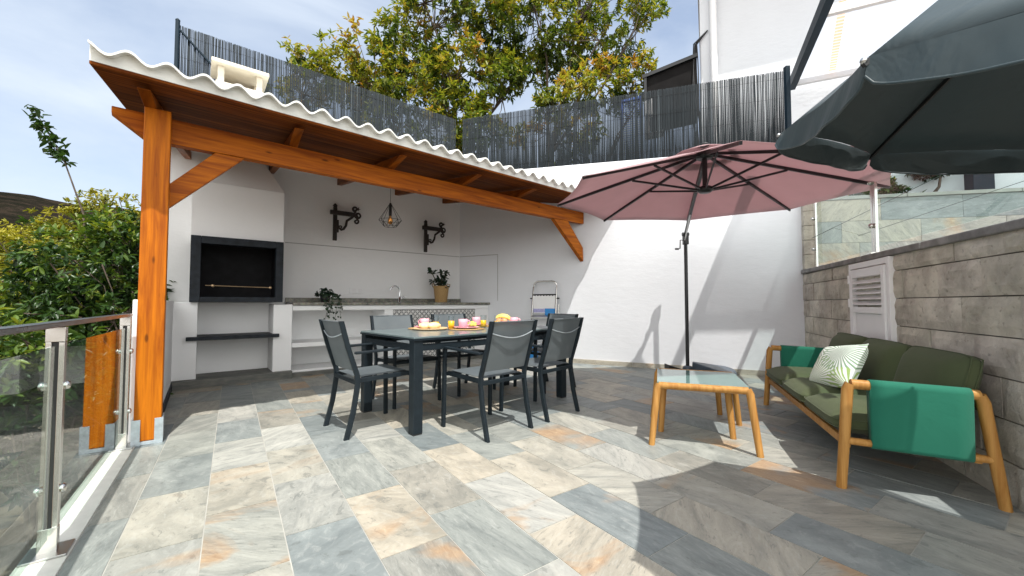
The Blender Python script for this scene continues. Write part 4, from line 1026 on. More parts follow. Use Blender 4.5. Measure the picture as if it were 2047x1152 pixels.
    for s_ in (.20, 1.92):
        m = MB()
        for off in (-.026, .026): m.bar(SL(s_ + off, .10, 1.455), SL(s_ + off, .10, 2.38), .022, .045, up=(1, 0, 0))
        m.bar(SL(s_, .10, 1.462), SL(s_, .10, 1.474), .1, .09, up=(1, 0, 0)); po = m.build('post', M['steel'], g, bevel=0.002)
        for z in (1.72, 2.12): m = MB(); c = SL(s_, .075, z); m.ell(c, (.024, .024, .024), n=12, m=8); m.build('glass_clamp', M['steel'], po)
    for sa, sb in ((.27, 1.85), (1.99, 3.9)):
        m = MB(); m.hexa([SL(sa, .095, 1.52), SL(sb, .095, 1.51), SL(sb, .105, 1.51), SL(sa, .105, 1.52)], [SL(sa, .095, 2.30), SL(sb, .095, 2.30), SL(sb, .105, 2.30), SL(sa, .105, 2.30)]); m.build('glass_panel', M['glass_up'], g)
    m = MB(); m.bar(SL(.10, .10, 2.40), SL(4.0, .10, 2.40), .05, .035); m.build('handrail', M['steel'], g, bevel=0.006)
    # two stay cables
    for (q0, q1, lab) in (((1626, 475), (1895, 345), 'upper thin stay cable crossing behind the glass'), ((1720, 470), (2060, 358), 'lower thin stay cable crossing behind the glass')):
        pa = [Vector((px - 1023.5, 798, -(py - 605))) / 798 for px, py in (q0, q1)]
        A_, B_ = pa[0] * 4.55, pa[1] * 4.6
        m = MB(); m.tube([A_ + Vector((0, 0, EYE)), B_ + Vector((0, 0, EYE))], .0035, n=6)
        ob = m.build('stay_cable', M['cable'], origin=tuple(A_ + Vector((0, 0, EYE)))); tag(ob, lab, 'cable', 'stay cables by the upper glass')
upper_terrace()

# ================================================================== GLASS RAILING ON THE LEFT
def railing():
    t = empty('glass_railing', RP1, R(90 + 35.9), 'stainless steel and green tinted glass railing along the left terrace edge', 'railing')
    # local x: from P1 towards the pergola post
    for x in (-1.42, 0.0, 1.445):
        m = MB(); 
        m.box((x - .015, -.0275, .1105), (x + .015, -.010, .8595)); m.box((x - .015, .010, .1105), (x + .015, .0275, .8595))
        m.box((x - .016, -.0285, .012), (x + .016, .0285, .11)); m.box((x - .016, -.0285, .86), (x + .016, .0285, .921))
        po = m.build('post', M['steel'], t, bevel=0.002)
        m = MB(); m.box((x - .065, -.065, .007), (x + .065, .065, .016)); m.build('base_plate', M['steel_soft'], po, bevel=0.002)
        m = MB(); m.box((x - .012, -.0098, .111), (x + .012, .0098, .859)); m.build('gasket', M['rubber'], po)
        for z in (.26, .68):
            m = MB(); m.tube([(x, -.046, z), (x, -.042, z), (x, -.033, z), (x, -.022, z), (x, .022, z), (x, .033, z), (x, .042, z), (x, .046, z)], [.008, .016, .019, .009, .009, .019, .016, .008], n=16); m.build('glass_clamp', M['steel'], po)
    for a, b in ((-1.38, -.035), (.035, 1.41), ):
        m = MB(); m.box((a, -.005, .075), (b, .005, .845)); m.build('glass_panel', M['glass_rail'], t)
    m = MB(); m.box((-3.2, -.026, .922), (1.52, .026, .944)); m.build('handrail', M['steel_dark'], t, bevel=0.004)
railing()
# ================================================================== DINING TABLE AND CHAIRS
TC = Vector((-.418, 4.076, 0)); TU, TV = A(46.5), A(-43.5); TROT = R(43.5); TH = .757
def table():
    t = empty('dining_table', TC, TROT, 'anthracite aluminium dining table with a frosted grey glass top laid for breakfast', 'table')
    for (sx, sy) in ((-1, -1), (1, -1), (-1, 1), (1, 1)):
        m = MB(); x, y = sx*.885, sy*.45; m.box((x - .04, y - .04, .012), (x + .04, y + .04, .742)); lg = m.build('leg', M['anthracite'], t, bevel=0.004)
        m = MB(); m.box((x - .037, y - .037, 0), (x + .037, y + .037, .011)); m.build('foot_cap', M['rubber'], lg)
    m = MB()
    for s in (-1, 1):
        m.box((-.844, s*.462 - .018, .645), (.844, s*.462 + .018, .695)); m.box((s*.90 - .018, -.409, .645), (s*.90 + .018, .409, .695))
        m.box((-.844, s*.425 - .02, .70), (.844, s*.425 + .02, .735))
    m.build('apron', M['anthracite'], t, bevel=0.003)
    m = MB(); m.box((-.93, -.495, .742), (-.002, .495, TH)); m.box((.002, -.495, .742), (.93, .495, TH)); m.build('tabletop', M['table_glass'], t, bevel=0.003)
    m = MB(); 
    for s in (-1, 1): m.box((-.932, s*.4975 - .0025, .728), (.932, s*.4975 + .0025, .7415)); 
    m.box((-.935, -.494, .728), (-.931, .494, .7415)); m.box((.931, -.494, .728), (.935, .494, .7415)); m.build('top_edge', M['anthracite'], t)
table()
def make_chair(label):
    t = empty('garden_chair', (0, 0, 0), 0, label, 'chair', 'mesh armchairs around the dining table')
    W_ = .235
    for s in (-1, 1):
        m = MB(); m.bar((s*.255, .255, 0), (s*.250, .245, .645), .024, .036, up=(0, 1, 0)); m.build('front_leg', M['anthracite'], t, bevel=0.003)
        m = MB(); pts = [(s*W_, -.275, 0), (s*W_, -.225, .20), (s*W_, -.195, .40), (s*W_, -.200, .47), (s*W_, -.27, .68), (s*W_, -.325, .885)]
        for a, b in zip(pts[:-1], pts[1:]):
            pass
        vs = []; fs = []; hw, hd = .012, .019
        for i, p in enumerate(pts): vs += [(p[0]-hw, p[1]-hd, p[2]), (p[0]+hw, p[1]-hd, p[2]), (p[0]+hw, p[1]+hd, p[2]), (p[0]-hw, p[1]+hd, p[2])]
        for i in range(len(pts)-1):
            for k in range(4): fs.append((i*4+k, i*4+(k+1) % 4, (i+1)*4+(k+1) % 4, (i+1)*4+k))
        fs.append((3, 2, 1, 0)); n = (len(pts)-1)*4; fs.append((n, n+1, n+2, n+3)); m.add(vs, fs); m.build('rear_leg', M['anthracite'], t, bevel=0.003)
        m = MB(); m.hexa([(s*.252-.021, -.225, .632), (s*.252+.021, -.225, .632), (s*.262+.021, .272, .648), (s*.262-.021, .272, .648)], [(s*.252-.021, -.225, .650), (s*.252+.021, -.225, .650), (s*.262+.021, .272, .666), (s*.262-.021, .272, .666)])
        m.build('armrest', M['anthracite'], t, bevel=0.005)
    m = MB()
    for s in (-1, 1): m.bar((s*.215, -.20, .425), (s*.222, .235, .44), .022, .035)
    m.bar((-.235, .235, .435), (.235, .235, .435), .025, .03); m.bar((-.224, -.205, .415), (.224, -.205, .415), .022, .03); m.build('seat_frame', M['anthracite'], t, bevel=0.003)
    m = MB(); nx, ny = 8, 8; vs = []; fs = []
    for lay in (0, 1):
        for j in range(ny + 1):
            for i in range(nx + 1):
                x = -.205 + .41*i/nx; y = -.19 + .41*j/ny; sag = .010*math.sin(PI*i/nx)*math.sin(PI*j/ny); vs.append((x, y, .452 + .012*j/ny - sag - lay*.004))
    N1 = (nx+1)*(ny+1)
    for j in range(ny):
        for i in range(nx): a = j*(nx+1)+i; fs += [(a, a+1, a+nx+2, a+nx+1), (N1+a, N1+a+nx+1, N1+a+nx+2, N1+a+1)]
    m.add(vs, fs, True); m.build('seat', M['mesh'], t)
    m = MB(); vs = []; fs = []; nz = 8
    def bk(z): return -.200 - (z - .47)/.415*.125
    for lay in (0, 1):
        for j in range(nz + 1):
            for i in range(nx + 1):
                x = -.222 + .444*i/nx; z = .50 + .375*j/nz; vs.append((x, bk(z) - .016*math.sin(PI*i/nx) - lay*.003 + .004, z))
    N1 = (nx+1)*(nz+1)
    for j in range(nz):
        for i in range(nx): a = j*(nx+1)+i; fs += [(a, a+nx+1, a+nx+2, a+1), (N1+a, N1+a+1, N1+a+nx+2, N1+a+nx+1)]
    m.add(vs, fs, True); m.tube([(-.222, bk(.878), .878), (0, bk(.878) - .016, .878), (.222, bk(.878), .878)], .006, n=8); m.build('backrest', M['mesh'], t)
    m = MB(); pts = [(x, bk(.80) - .016*math.cos(x/.222*PI/2) - .006, .795 - .042*math.cos(x/.222*PI/2)) for x in np.linspace(-.22, .22, 12)]
    m.tube(pts, .0045, n=6); m.build('back_piping', M['galv'], t)
    return t
def place(loc, az, label, first=None):
    rz = R(-az)          # chair faces local +y ; azimuth az clockwise from +Y
    if first is None: return None
chair = make_chair('grey mesh armchair at the near left end of the dining table, seen from its side')
chair.location = (-1.185, 3.364, 0); chair.rotation_euler = (0, 0, R(-48))
for loc, az, lab in (
        ((-.205, 3.325, 0), -44.5, 'grey mesh armchair in front of the dining table, nearest the camera with its back turned'),
        ((.258, 3.815, 0), -48, 'grey mesh armchair with its back turned, between the nearest chair and the white wall'),
        (tuple(TC + TU*1.14 + TV*.02), -133.5 + 4, 'grey mesh armchair at the far right end of the table, next to the step ladder'),
        (tuple(TC - TU*.40 + TV*.60), 136.5, 'grey mesh armchair behind the table, in front of the open white shelves'),
        (tuple(TC + TU*.36 + TV*.60), 136.5, 'grey mesh armchair behind the table, in front of the black and white tiles')):
    copy_tree(chair, loc=loc, rz=R(-az), label=lab)
# ------------------------------------------------------------------ breakfast
def TP(a, b, z=0.0): return TC + TU*a + TV*b + Vector((0, 0, TH + .0005 + z))
def placemat(a, b, label):
    m = MB()
    m.lathe([(0, 0), (.17, 0), (.178, .003), (.17, .006), (0, .006)], n=40, smooth=False)
    for r in np.arange(.02, .175, .014): m.tube([(r*math.cos(x), r*math.sin(x), .006) for x in np.linspace(0, 2*PI, 36, endpoint=False)], .004, n=5, closed=True)
    tag(m.build('placemat', M['straw'], origin=(0, 0, 0)), label, 'placemat', 'straw placemats on the dining table').location = TP(a, b)
placemat(-.09, -.04, 'round woven placemat under the nearest pink cup and saucer'); placemat(-.33, .32, 'round woven placemat behind the bread platter'); placemat(.34, .30, 'round woven placemat at the far side of the table'); placemat(.56, -.06, 'round woven placemat near the right end of the table')
def plate(a, b, r, z, label):
    m = MB(); m.lathe([(0, 0), (r*.55, 0), (r*.62, .004), (r, .016), (r*.99, .019), (r*.62, .009), (0, .006)], n=36); o = m.build('plate', M['pink']); o.location = TP(a, b, z)
    tag(o, label, 'plate', 'pink plates on the dining table')
plate(-.09, -.04, .125, .009, 'pink plate nearest the camera, carrying a cup and green grapes'); plate(-.33, .33, .115, .009, 'pink plate with a cup behind the bread platter'); plate(.34, .31, .115, .009, 'pink plate at the far side, between the juice glasses'); plate(.56, -.05, .115, .009, 'pink plate at the right end of the table, below the fruit')
def cup(a, b, z, rz, label):
    t = empty('cup', TP(a, b, z), rz, label, 'cup', 'pink cups on the dining table')
    m = MB(); m.lathe([(0, 0), (.030, 0), (.041, .012), (.045, .05), (.046, .083), (.043, .083), (.041, .05), (.036, .014), (0, .008)], n=28); m.build('cup_body', M['pink'], t)
    m = MB(); m.tube([(.043, 0, .068), (.064, 0, .067), (.072, 0, .048), (.062, 0, .026), (.041, 0, .022)], .006, n=8, flat=1); m.build('handle', M['pink'], t)
cup(-.12, -.03, .019, .4, 'pink cup on the nearest plate beside green grapes'); cup(-.33, .345, .019, 2.8, 'pink cup behind the bread platter at the left'); cup(.33, .33, .019, 1.5, 'pink cup farthest back on the table, before the patterned tiles'); cup(.57, -.04, .019, -.3, 'pink cup farthest right, in front of the fruit')
def glass(a, b, z, lv, label):
    t = empty('juice_glass', TP(a, b, z), 0, label, 'glass', 'juice glasses on the dining table')
    m = MB(); m.lathe([(0, 0), (.031, 0), (.034, .13), (.0325, .13), (.0295, .006), (0, .006)], n=28); m.build('tumbler', M['glass_clear'], t)
    m = MB(); m.lathe([(0, .0065), (.0292, .0065), (.0292 + .003*lv/.13, lv), (0, lv)], n=28); m.build('orange_juice', M['juice'], t)
glass(-.25, .26, 0, .070, 'glass of orange juice just behind the bread platter'); glass(-.20, .06, 0, .085, 'fullest glass of orange juice, nearest the camera beside the bread platter'); glass(.27, .13, 0, .075, 'left glass of the pair of orange juices at the table middle'); glass(.34, -.02, 0, .070, 'right glass of the pair of orange juices, next to the chair back')
def bread():
    t = empty('bread_platter', TP(-.37, .17), .3, 'round bamboo platter carrying golden bread at the left of the table', 'platter')
    m = MB(); m.lathe([(0, 0), (.14, 0), (.165, .008), (.172, .018), (.165, .02), (.14, .012), (0, .010)], n=40); m.build('tray', M['board'], t)
    for k, (x, y, a) in enumerate(((-.05, .02, .3), (.045, -.03, .9), (.02, .055, -.4), (-.04, -.05, 1.5))):
        tt = MB(); tt.ell((0, 0, 0), (.072, .048, .030), n=16, m=9, M=Matrix.Rotation(a, 3, 'Z'), noise=.05)
        o = tt.build('bread_roll', M['bread']); o.location = TP(-.37, .17) + Vector((x, y, .040)); tag(o, ('bread roll at the %s of the bamboo platter' % ('left side', 'right front', 'back', 'left front')[k]), 'bread', 'bread rolls on the platter')
bread()
def grapes():
    t = empty('grape_bunch', TP(-.005, -.02, .022), 0, 'bunch of green grapes beside the nearest pink cup', 'grapes')
    for i in range(22):
        m = MB(); v = rv(); m.ell((v[0]*.045, v[1]*.035, .018 + abs(v[2])*.028), (.0125, .0125, .014), n=9, m=6); m.build('grape', M['kiwi'], t)
grapes()
def fruit():
    t = empty('fruit_plate', TP(.64, .16), 0, 'shallow dish of bananas and peaches at the right of the table', 'fruit dish')
    m = MB(); m.lathe([(0, 0), (.06, 0), (.075, .012), (.14, .035), (.142, .039), (.07, .018), (0, .012)], n=32); m.build('dish', M['pink'], t)
    for k in range(3):
        a = -.3 + k*.35; m = MB(); pts = [(.10*math.cos(x) - .05, -.03 + k*.032, .045 + .06*math.sin(x) + .008*k) for x in np.linspace(.25, 2.4, 9)]
        m.tube(pts, [.006, .013, .017, .018, .018, .018, .016, .011, .005], n=10); tag(m.build('banana', M['banana'], origin=(0, 0, 0)), ('banana lying %s in the fruit dish' % ('at the front', 'in the middle', 'at the back')[k]), 'banana', 'bananas in the dish').location = TP(.64, .16)
    for k, (x, y) in enumerate(((-.09, .03), (-.075, -.045))):
        m = MB(); m.ell((0, 0, 0), (.034, .034, .032), n=16, m=10); tag(m.build('peach', M['peach']), ('peach at the left %s of the fruit dish' % ('back', 'front')[k]), 'peach', 'peaches in the dish').location = TP(.64 , .16, .058) + TU*x + TV*y
fruit()

# ================================================================== COFFEE TABLES
def coffee(name, loc, rz, L2, D2, H, mat, top, label, dark=None, splay=.05):
    t = empty(name, loc, rz, label, 'coffee table', 'nesting coffee tables in front of the sofa'); r = .025
    for sy in (-1, 1):
        mm = mat if sy < 0 or dark is None else dark
        for sx in (-1, 1):
            m = MB(); a = (sx*(L2 + .005), sy*(D2), 0); b = (sx*(L2 - splay + .01), sy*(D2 - .035), H - .045)
            m.tube([a, b, (sx*(L2 - splay - .004), sy*(D2 - .04), H - .018)], [r*.86, r, r*.98], n=14); lg = m.build('leg', mm, t)
            m = MB(); m.lathe([(0, 0), (.016, 0), (.016, .006), (0, .006)], (a[0], a[1], -.004), n=12); m.build('foot_pad', M['rubber'], lg)
        m = MB(); m.tube([(-(L2 - splay), sy*(D2 - .04), H - .026), ((L2 - splay), sy*(D2 - .04), H - .026)], r, n=14); m.build('rail', mm, t)
    m = MB()
    for sx in (-1, 1): m.bar((sx*(L2 - splay), -(D2 - .04), H - .03), (sx*(L2 - splay), (D2 - .04), H - .03), .02, .03)
    m.build('side_rail', dark or mat, t)
    if top:
        m = MB(); m.box((-(L2 - splay) - .012, -(D2 - .062), H - .016), ((L2 - splay) + .012, D2 - .03, H - .004)); m.build('glass_top', M['coffee_glass'], t, bevel=0.002)
    return t
cw = Vector((.939, -.343, 0)); cd = Vector((.343, .939, 0))
ca = math.atan2(cw.y, cw.x)
c0 = (Vector((1.019, 2.908, 0)) + Vector((1.632, 2.684, 0)) + Vector((1.897, 3.365, 0)) + Vector((1.249, 3.60, 0))) / 4
coffee('coffee_table', c0, ca, .335, .365, .448, M['teak_light'], True, 'larger honey teak coffee table with a sea green glass top', M['teak_light'])
c1 = Vector((1.177, 3.197, 0)) + cw*.255 + cd*.36
coffee('coffee_table', c1 , ca, .25, .345, .385, M['teak_light'], True, 'smaller nesting coffee table tucked beneath the glass topped one', M['teak_light'], splay=.03)

# ================================================================== SOFA
def sofa():
    C0 = Vector((2.475, 3.024, 0)); t = empty('sofa', C0, R(68), 'three seat teak sofa with olive cushions and green sling arms against the stone wall', 'sofa')
    X, Y = .965, .31; r = .027
    for sx in (-1, 1):
        nm = M['teak_light']
        m = MB(); m.tube([(sx*X, Y + .005, 0), (sx*X, Y - .035, .545), (sx*X, Y - .05, .573)], [r*.88, r, r*.98], n=14); m.build('leg', nm, t)
        m = MB(); m.tube([(sx*X, -Y - .03, 0), (sx*X, -Y + .035, .52), (sx*X, -Y + .05, .555)], [r*.88, r, r*.98], n=14); m.build('leg', nm, t)
        m = MB(); m.tube([(sx*X, Y - .05, .573), (sx*X, -Y + .05, .555)], r*.98, n=14); m.build('arm_rail', nm, t)
        m = MB(); m.tube([(sx*X, Y - .02, .262), (sx*X, -Y - .0, .238)], .020, n=12); m.build('lower_rail', nm, t)
        # fabric sling wrapped round the two rails
        m = MB(); y0, y1 = Y - .13, -Y + .085; prof = []
        for k in range(9): a = PI*k/8; prof.append((math.cos(a)*(r+.006), .0 + math.sin(a)*(r+.006), 1))
        for k in range(9): a = PI + PI*k/8; prof.append((math.cos(a)*.026, math.sin(a)*.026, 0))
        ny = 6; vs = []; fs = []; n = len(prof)
        for j in range(ny + 1):
            f = j/ny; y = y0 + (y1 - y0)*f
            zt, zb = .573 - .018*(Y - .05 - y)/(2*Y - .1), .262 - .024*(Y - .02 - y)/(2*Y)
            for (px, pz, top) in prof: vs.append((sx*X + px*(1), y, (zt if top else zb) + pz))
        for j in range(ny):
            for k in range(n): fs.append((j*n+k, j*n+(k+1) % n, (j+1)*n+(k+1) % n, (j+1)*n+k))
        fs += [tuple(range(n))[::-1], tuple(range(ny*n, ny*n+n))]
        m.add(vs, fs, True); m.build('arm_sling', M['sling_green'], t)
    m = MB(); m.bar((-X, Y - .03, .245), (X, Y - .03, .245), .026, .045); m.bar((-X, -Y + .06, .235), (X, -Y + .06, .235), .03, .045)
    m.bar((-X + .03, -Y + .02, .50), (X - .03, -Y + .02, .50), .03, .04)
    for x in (-.5, 0, .5): m.bar((x, Y - .04, .245), (x, -Y + .06, .24), .05, .02)
    m.build('seat_frame', M['teak_light'], t, bevel=0.004)
    def cushion(x0, x1, lo, hi, name, M_=None, puff=.03):
        m = MB(); nx, ny, nz = 10, 8, 5; vs = []; idx = {}
        def P(i, j, k):
            u, v_, w_ = i/nx*2 - 1, j/ny*2 - 1, k/nz*2 - 1
            ex = 1 - .10*(abs(v_)**5 + abs(w_)**6)*.5; ey = 1 - .10*(abs(u)**6 + abs(w_)**6)*.5; ez = 1 - .55*max(abs(u), abs(v_))**8
            p = Vector((u*ex, v_*ey, w_*ez))
            q = Vector(((x0+x1)/2 + p.x*(x1-x0)/2, (lo[0]+hi[0])/2 + p.y*(hi[0]-lo[0])/2, (lo[1]+hi[1])/2 + p.z*(hi[1]-lo[1])/2))
            q.z += puff*w_*(1-u*u)*(1-v_*v_)*.7
            return M_ @ q if M_ is not None else q
        def gi(i, j, k):
            if (i, j, k) not in idx: idx[(i, j, k)] = len(vs); vs.append(P(i, j, k))
            return idx[(i, j, k)]
        fs = []; pipes = []
        for i in range(nx):
            for j in range(ny): fs += [(gi(i, j, nz), gi(i+1, j, nz), gi(i+1, j+1, nz), gi(i, j+1, nz)), (gi(i, j, 0), gi(i, j+1, 0), gi(i+1, j+1, 0), gi(i+1, j, 0))]
        for i in range(nx):
            for k in range(nz): fs += [(gi(i, 0, k), gi(i+1, 0, k), gi(i+1, 0, k+1), gi(i, 0, k+1)), (gi(i, ny, k), gi(i, ny, k+1), gi(i+1, ny, k+1), gi(i+1, ny, k))]
        for j in range(ny):
            for k in range(nz): fs += [(gi(0, j, k), gi(0, j, k+1), gi(0, j+1, k+1), gi(0, j+1, k)), (gi(nx, j, k), gi(nx, j+1, k), gi(nx, j+1, k+1), gi(nx, j, k+1))]
        for k_ in (1, nz - 1):
            ring = [P(i, 0, k_) for i in range(nx + 1)] + [P(nx, j, k_) for j in range(1, ny + 1)] + [P(i, ny, k_) for i in range(nx - 1, -1, -1)] + [P(0, j, k_) for j in range(ny - 1, 0, -1)]
            pipes.append(ring)
        m.add(vs, fs, True); ob = m.build(name, M['cushion'], t); sb = ob.modifiers.new('sub', 'SUBSURF'); sb.levels = 1; sb.render_levels = 2
        pm = MB()
        for ring in pipes: pm.tube(ring, .0042, n=6, closed=True)
        pm.build('piping', M['cushion'], ob)
    for k in range(3):
        x0 = -.93 + k*.62
        cushion(x0 + .004, x0 + .616, (-.22, .265), (.33, .415), 'seat_cushion', puff=.012)
        Mb = Matrix.Translation((0, -.235, .56)) @ Matrix.Rotation(R(-74), 4, 'X')
        cushion(x0 + .006, x0 + .614, (-.19, -.085), (.19, .075), 'back_cushion', M_=Mb, puff=.03)
    # throw pillow leaning on the middle back cushion
    p = MB(); n = 14; vs = []; fs = []; uv = []
    for lay in (1, -1):
        for j in range(n + 1):
            for i in range(n + 1):
                u, v_ = i/n*2 - 1, j/n*2 - 1; s = 1 - .10*(1 - u*u*v_*v_)*0
                pin = 1 - .07*(1 - abs(v_)**2)*abs(u)**3; pin2 = 1 - .07*(1 - abs(u)**2)*abs(v_)**3
                vs.append(Vector((u*.232*pin, v_*.175*pin2, lay*.072*((1 - u**4)*(1 - v_**4))**.55)))
    N1 = (n+1)**2
    for j in range(n):
        for i in range(n):
            a = j*(n+1)+i; q = (a, a+1, a+n+2, a+n+1); U = [(i/n, j/n), ((i+1)/n, j/n), ((i+1)/n, (j+1)/n), (i/n, (j+1)/n)]
            fs.append(q); uv.append(U); fs.append(tuple(N1 + k for k in q[::-1])); uv.append(U[::-1])
    p.add(vs, fs, True, uv); ob = p.build('throw_pillow', M['palm']); tag(ob, 'white throw pillow with green palm leaf print leaning on the olive sofa', 'pillow')
    w = t.location + Matrix.Rotation(R(68), 3, 'Z') @ Vector((-.10, .055, .555)); ob.location = w
    ob.rotation_euler = (Matrix.Rotation(R(68 + 180 + 8), 4, 'Z') @ Matrix.Rotation(R(62), 4, 'X') @ Matrix.Rotation(R(10), 4, 'Z')).to_euler()
sofa()

# ================================================================== PARASOLS
def canopy_mesh(C, corners, apex, sag=.02, nr=8, ns=6, thick=.0025, r_in=0.0):
    """8 panels between ribs, with a slight sag between them; two layers"""
    m = MB(); n = len(corners)
    for k in range(n):
        a, b = corners[k], corners[(k+1) % n]; vs = []; fs = []
        for lay in (0, 1):
            for i in range(nr + 1):
                f = r_in + (1 - r_in) * i/nr
                for j in range(ns + 1):
                    g = j/ns; e = a.lerp(b, g); p = apex.lerp(e, f); nrm = ((a - apex).cross(b - apex)).normalized()
                    if nrm.z < 0: nrm = -nrm
                    inw = (apex - (a + b)/2).normalized() * (.10 * math.sin(PI*g) * (f**6) * (a-b).length * .35)
                    p = p - nrm * sag * math.sin(PI*g) * math.sin(min(1, f)*PI*.75) + inw - nrm*thick*lay; vs.append(p)
        N1 = (nr+1)*(ns+1)
        for i in range(nr):
            for j in range(ns): q = i*(ns+1)+j; fs += [(q, q+1, q+ns+2, q+ns+1), (N1+q, N1+q+ns+1, N1+q+ns+2, N1+q+1)]
        for j in range(ns): q = nr*(ns+1)+j; fs.append((q, q+1, N1+q+1, N1+q))
        m.add(vs, fs, True)
    return m
def mauve_parasol():
    P0 = Vector((2.50, 5.72, 0)); t = empty('cantilever_parasol', P0, 0, 'open mauve cantilever parasol on a black pole by the white wall', 'parasol')
    L_ = lambda p: Vector(p) - P0
    cor = [(1.41, 2.42, 2.02), (.556, 3.12, 2.02), (.48, 4.28, 2.08), (1.23, 5.32, 2.13), (2.43, 5.50, 2.165), (3.36, 4.78, 2.15), (3.43, 3.58, 2.08), (2.63, 2.56, 2.045)]
    cor = [L_(c) for c in cor]; ctr = L_((1.93, 3.95, 0)); apex = ctr + Vector((0, 0, 2.565)); hub = ctr + Vector((0, 0, 2.515)); low = ctr + Vector((0, 0, 2.15))
    m = canopy_mesh(ctr, cor, apex, sag=.018, nr=10, ns=8, r_in=.16); m.build('canopy', M['pink_canvas'], t)
    # vent flap sits above the hole with a gap
    vc = [apex.lerp(c, .22) + Vector((0, 0, .03)) for c in cor]; m = canopy_mesh(ctr, vc, apex + Vector((0, 0, .045)), sag=-.006, nr=4, ns=6); m.build('vent_flap', M['pink_canvas'], t)
    for k, c in enumerate(cor):
        m = MB(); e = c + Vector((0, 0, -.012)); h = hub + (c - hub).normalized()*.05; m.bar(h, h.lerp(e, .995), .018, .028); rb = m.build('rib', M['black_metal'], t)
        m = MB(); mid = hub.lerp(e, .47); l0 = low + (Vector((c.x, c.y, low.z)) - low).normalized()*.05; m.bar(l0, mid + Vector((0, 0, -.015)), .012, .020); m.build('strut', M['black_metal'], rb)
    m = MB(); m.lathe([(0, -.05), (.075, -.05), (.085, -.02), (.085, .01), (.04, .04), (0, .05)], hub, n=20); m.build('top_hub', M['black_metal'], t)
    m = MB(); m.lathe([(0, -.03), (.05, -.03), (.075, -.01), (.075, .02), (.045, .035), (0, .035)], low, n=20); m.build('lower_hub', M['black_metal'], t)
    m = MB(); m.tube([low, hub], .024, n=14); m.build('centre_tube', M['black_metal'], t)
    m = MB(); m.lathe([(.0, -.02), (.04, -.02), (.05, 0), (.03, .012), (0, .016)], apex + Vector((0, 0, .045)), n=14); m.build('finial', M['black_metal'], t)
    m = MB(); m.tube([(0, 0, .06), (0, 0, 2.02)], .0245, n=18); m.build('pole', M['black_metal'], t)
    head = Vector((0, 0, 2.0)); m = MB(); m.box((-.035, -.035, 1.86), (.035, .035, 2.03)); m.tube([(-.045, 0, 2.01), (.045, 0, 2.01)], .028, n=14); hd = m.build('head_joint', M['black_metal'], t, bevel=0.008)
    m = MB(); m.tube([(-.035, -.02, 1.92), (-.09, -.03, 1.92), (-.095, -.032, 1.80), (-.15, -.05, 1.79)], .008, n=8); m.tube([(-.12, -.04, 1.79), (-.17, -.055, 1.79)], .013, n=10); m.build('crank_handle', M['black_metal'], hd)
    m = MB(); a0 = head + Vector((0, 0, .02)); a1 = hub + Vector((.02, .03, -.055)); mid = a0.lerp(a1, .5) + Vector((0, 0, .03)); m.tube([a0, mid, a1], .021, n=14); m.build('arm', M['black_metal'], t)
    m = MB(); m.tube([a0 + Vector((-.03, -.05, -.1)), a0.lerp(a1, .35) + Vector((-.01, 0, -.015))], .008, n=8); m.build('support_stay', M['steel_soft'], t)
    m = MB(); m.lathe([(.0, .05), (.055, .05), (.068, .07), (.068, .105), (.05, .125), (.026, .13)], n=24); m.build('base_collar', M['weight'], t)
    m = MB()
    for a in (R(20), R(110)):
        d = Vector((math.cos(a), math.sin(a), 0)); m.bar(-d*.42 + Vector((0, 0, .03)), d*.42 + Vector((0, 0, .03)), .05, .035)
    m.build('base_cross', M['black_metal'], t, bevel=0.003)
    # wedge shaped weights
    for a0_, a1_, rr in ((-62, 12, .62),):
        m = MB(); poly = [(.07*math.cos(R(a)), .07*math.sin(R(a))) for a in (a1_, a0_)] + [(rr*math.cos(R(a)), rr*math.sin(R(a))) for a in np.linspace(a0_, a1_, 10)]
        n = len(poly); lo = [(x, y, .05) for x, y in poly]; hi = [(x*.95 + .01, y*.95, .19 if i < 2 else .105) for i, (x, y) in enumerate(poly)]
        m.add(lo + hi, [tuple(range(n))[::-1], tuple(range(n, 2*n))] + [(i, (i+1) % n, n+(i+1) % n, n+i) for i in range(n)])
        m.build('base_weight', M['weight'], t, bevel=0.015, seg=3)
    m = MB(); m.hexa([(-.30, -.10, .05), (-.05, -.03, .05), (-.05, .06, .05), (-.30, .08, .05)], [(-.30, -.10, .150), (-.05, -.03, .07), (-.05, .06, .07), (-.30, .08, .150)]); m.build('base_flange', M['black_metal'], t)
mauve_parasol()
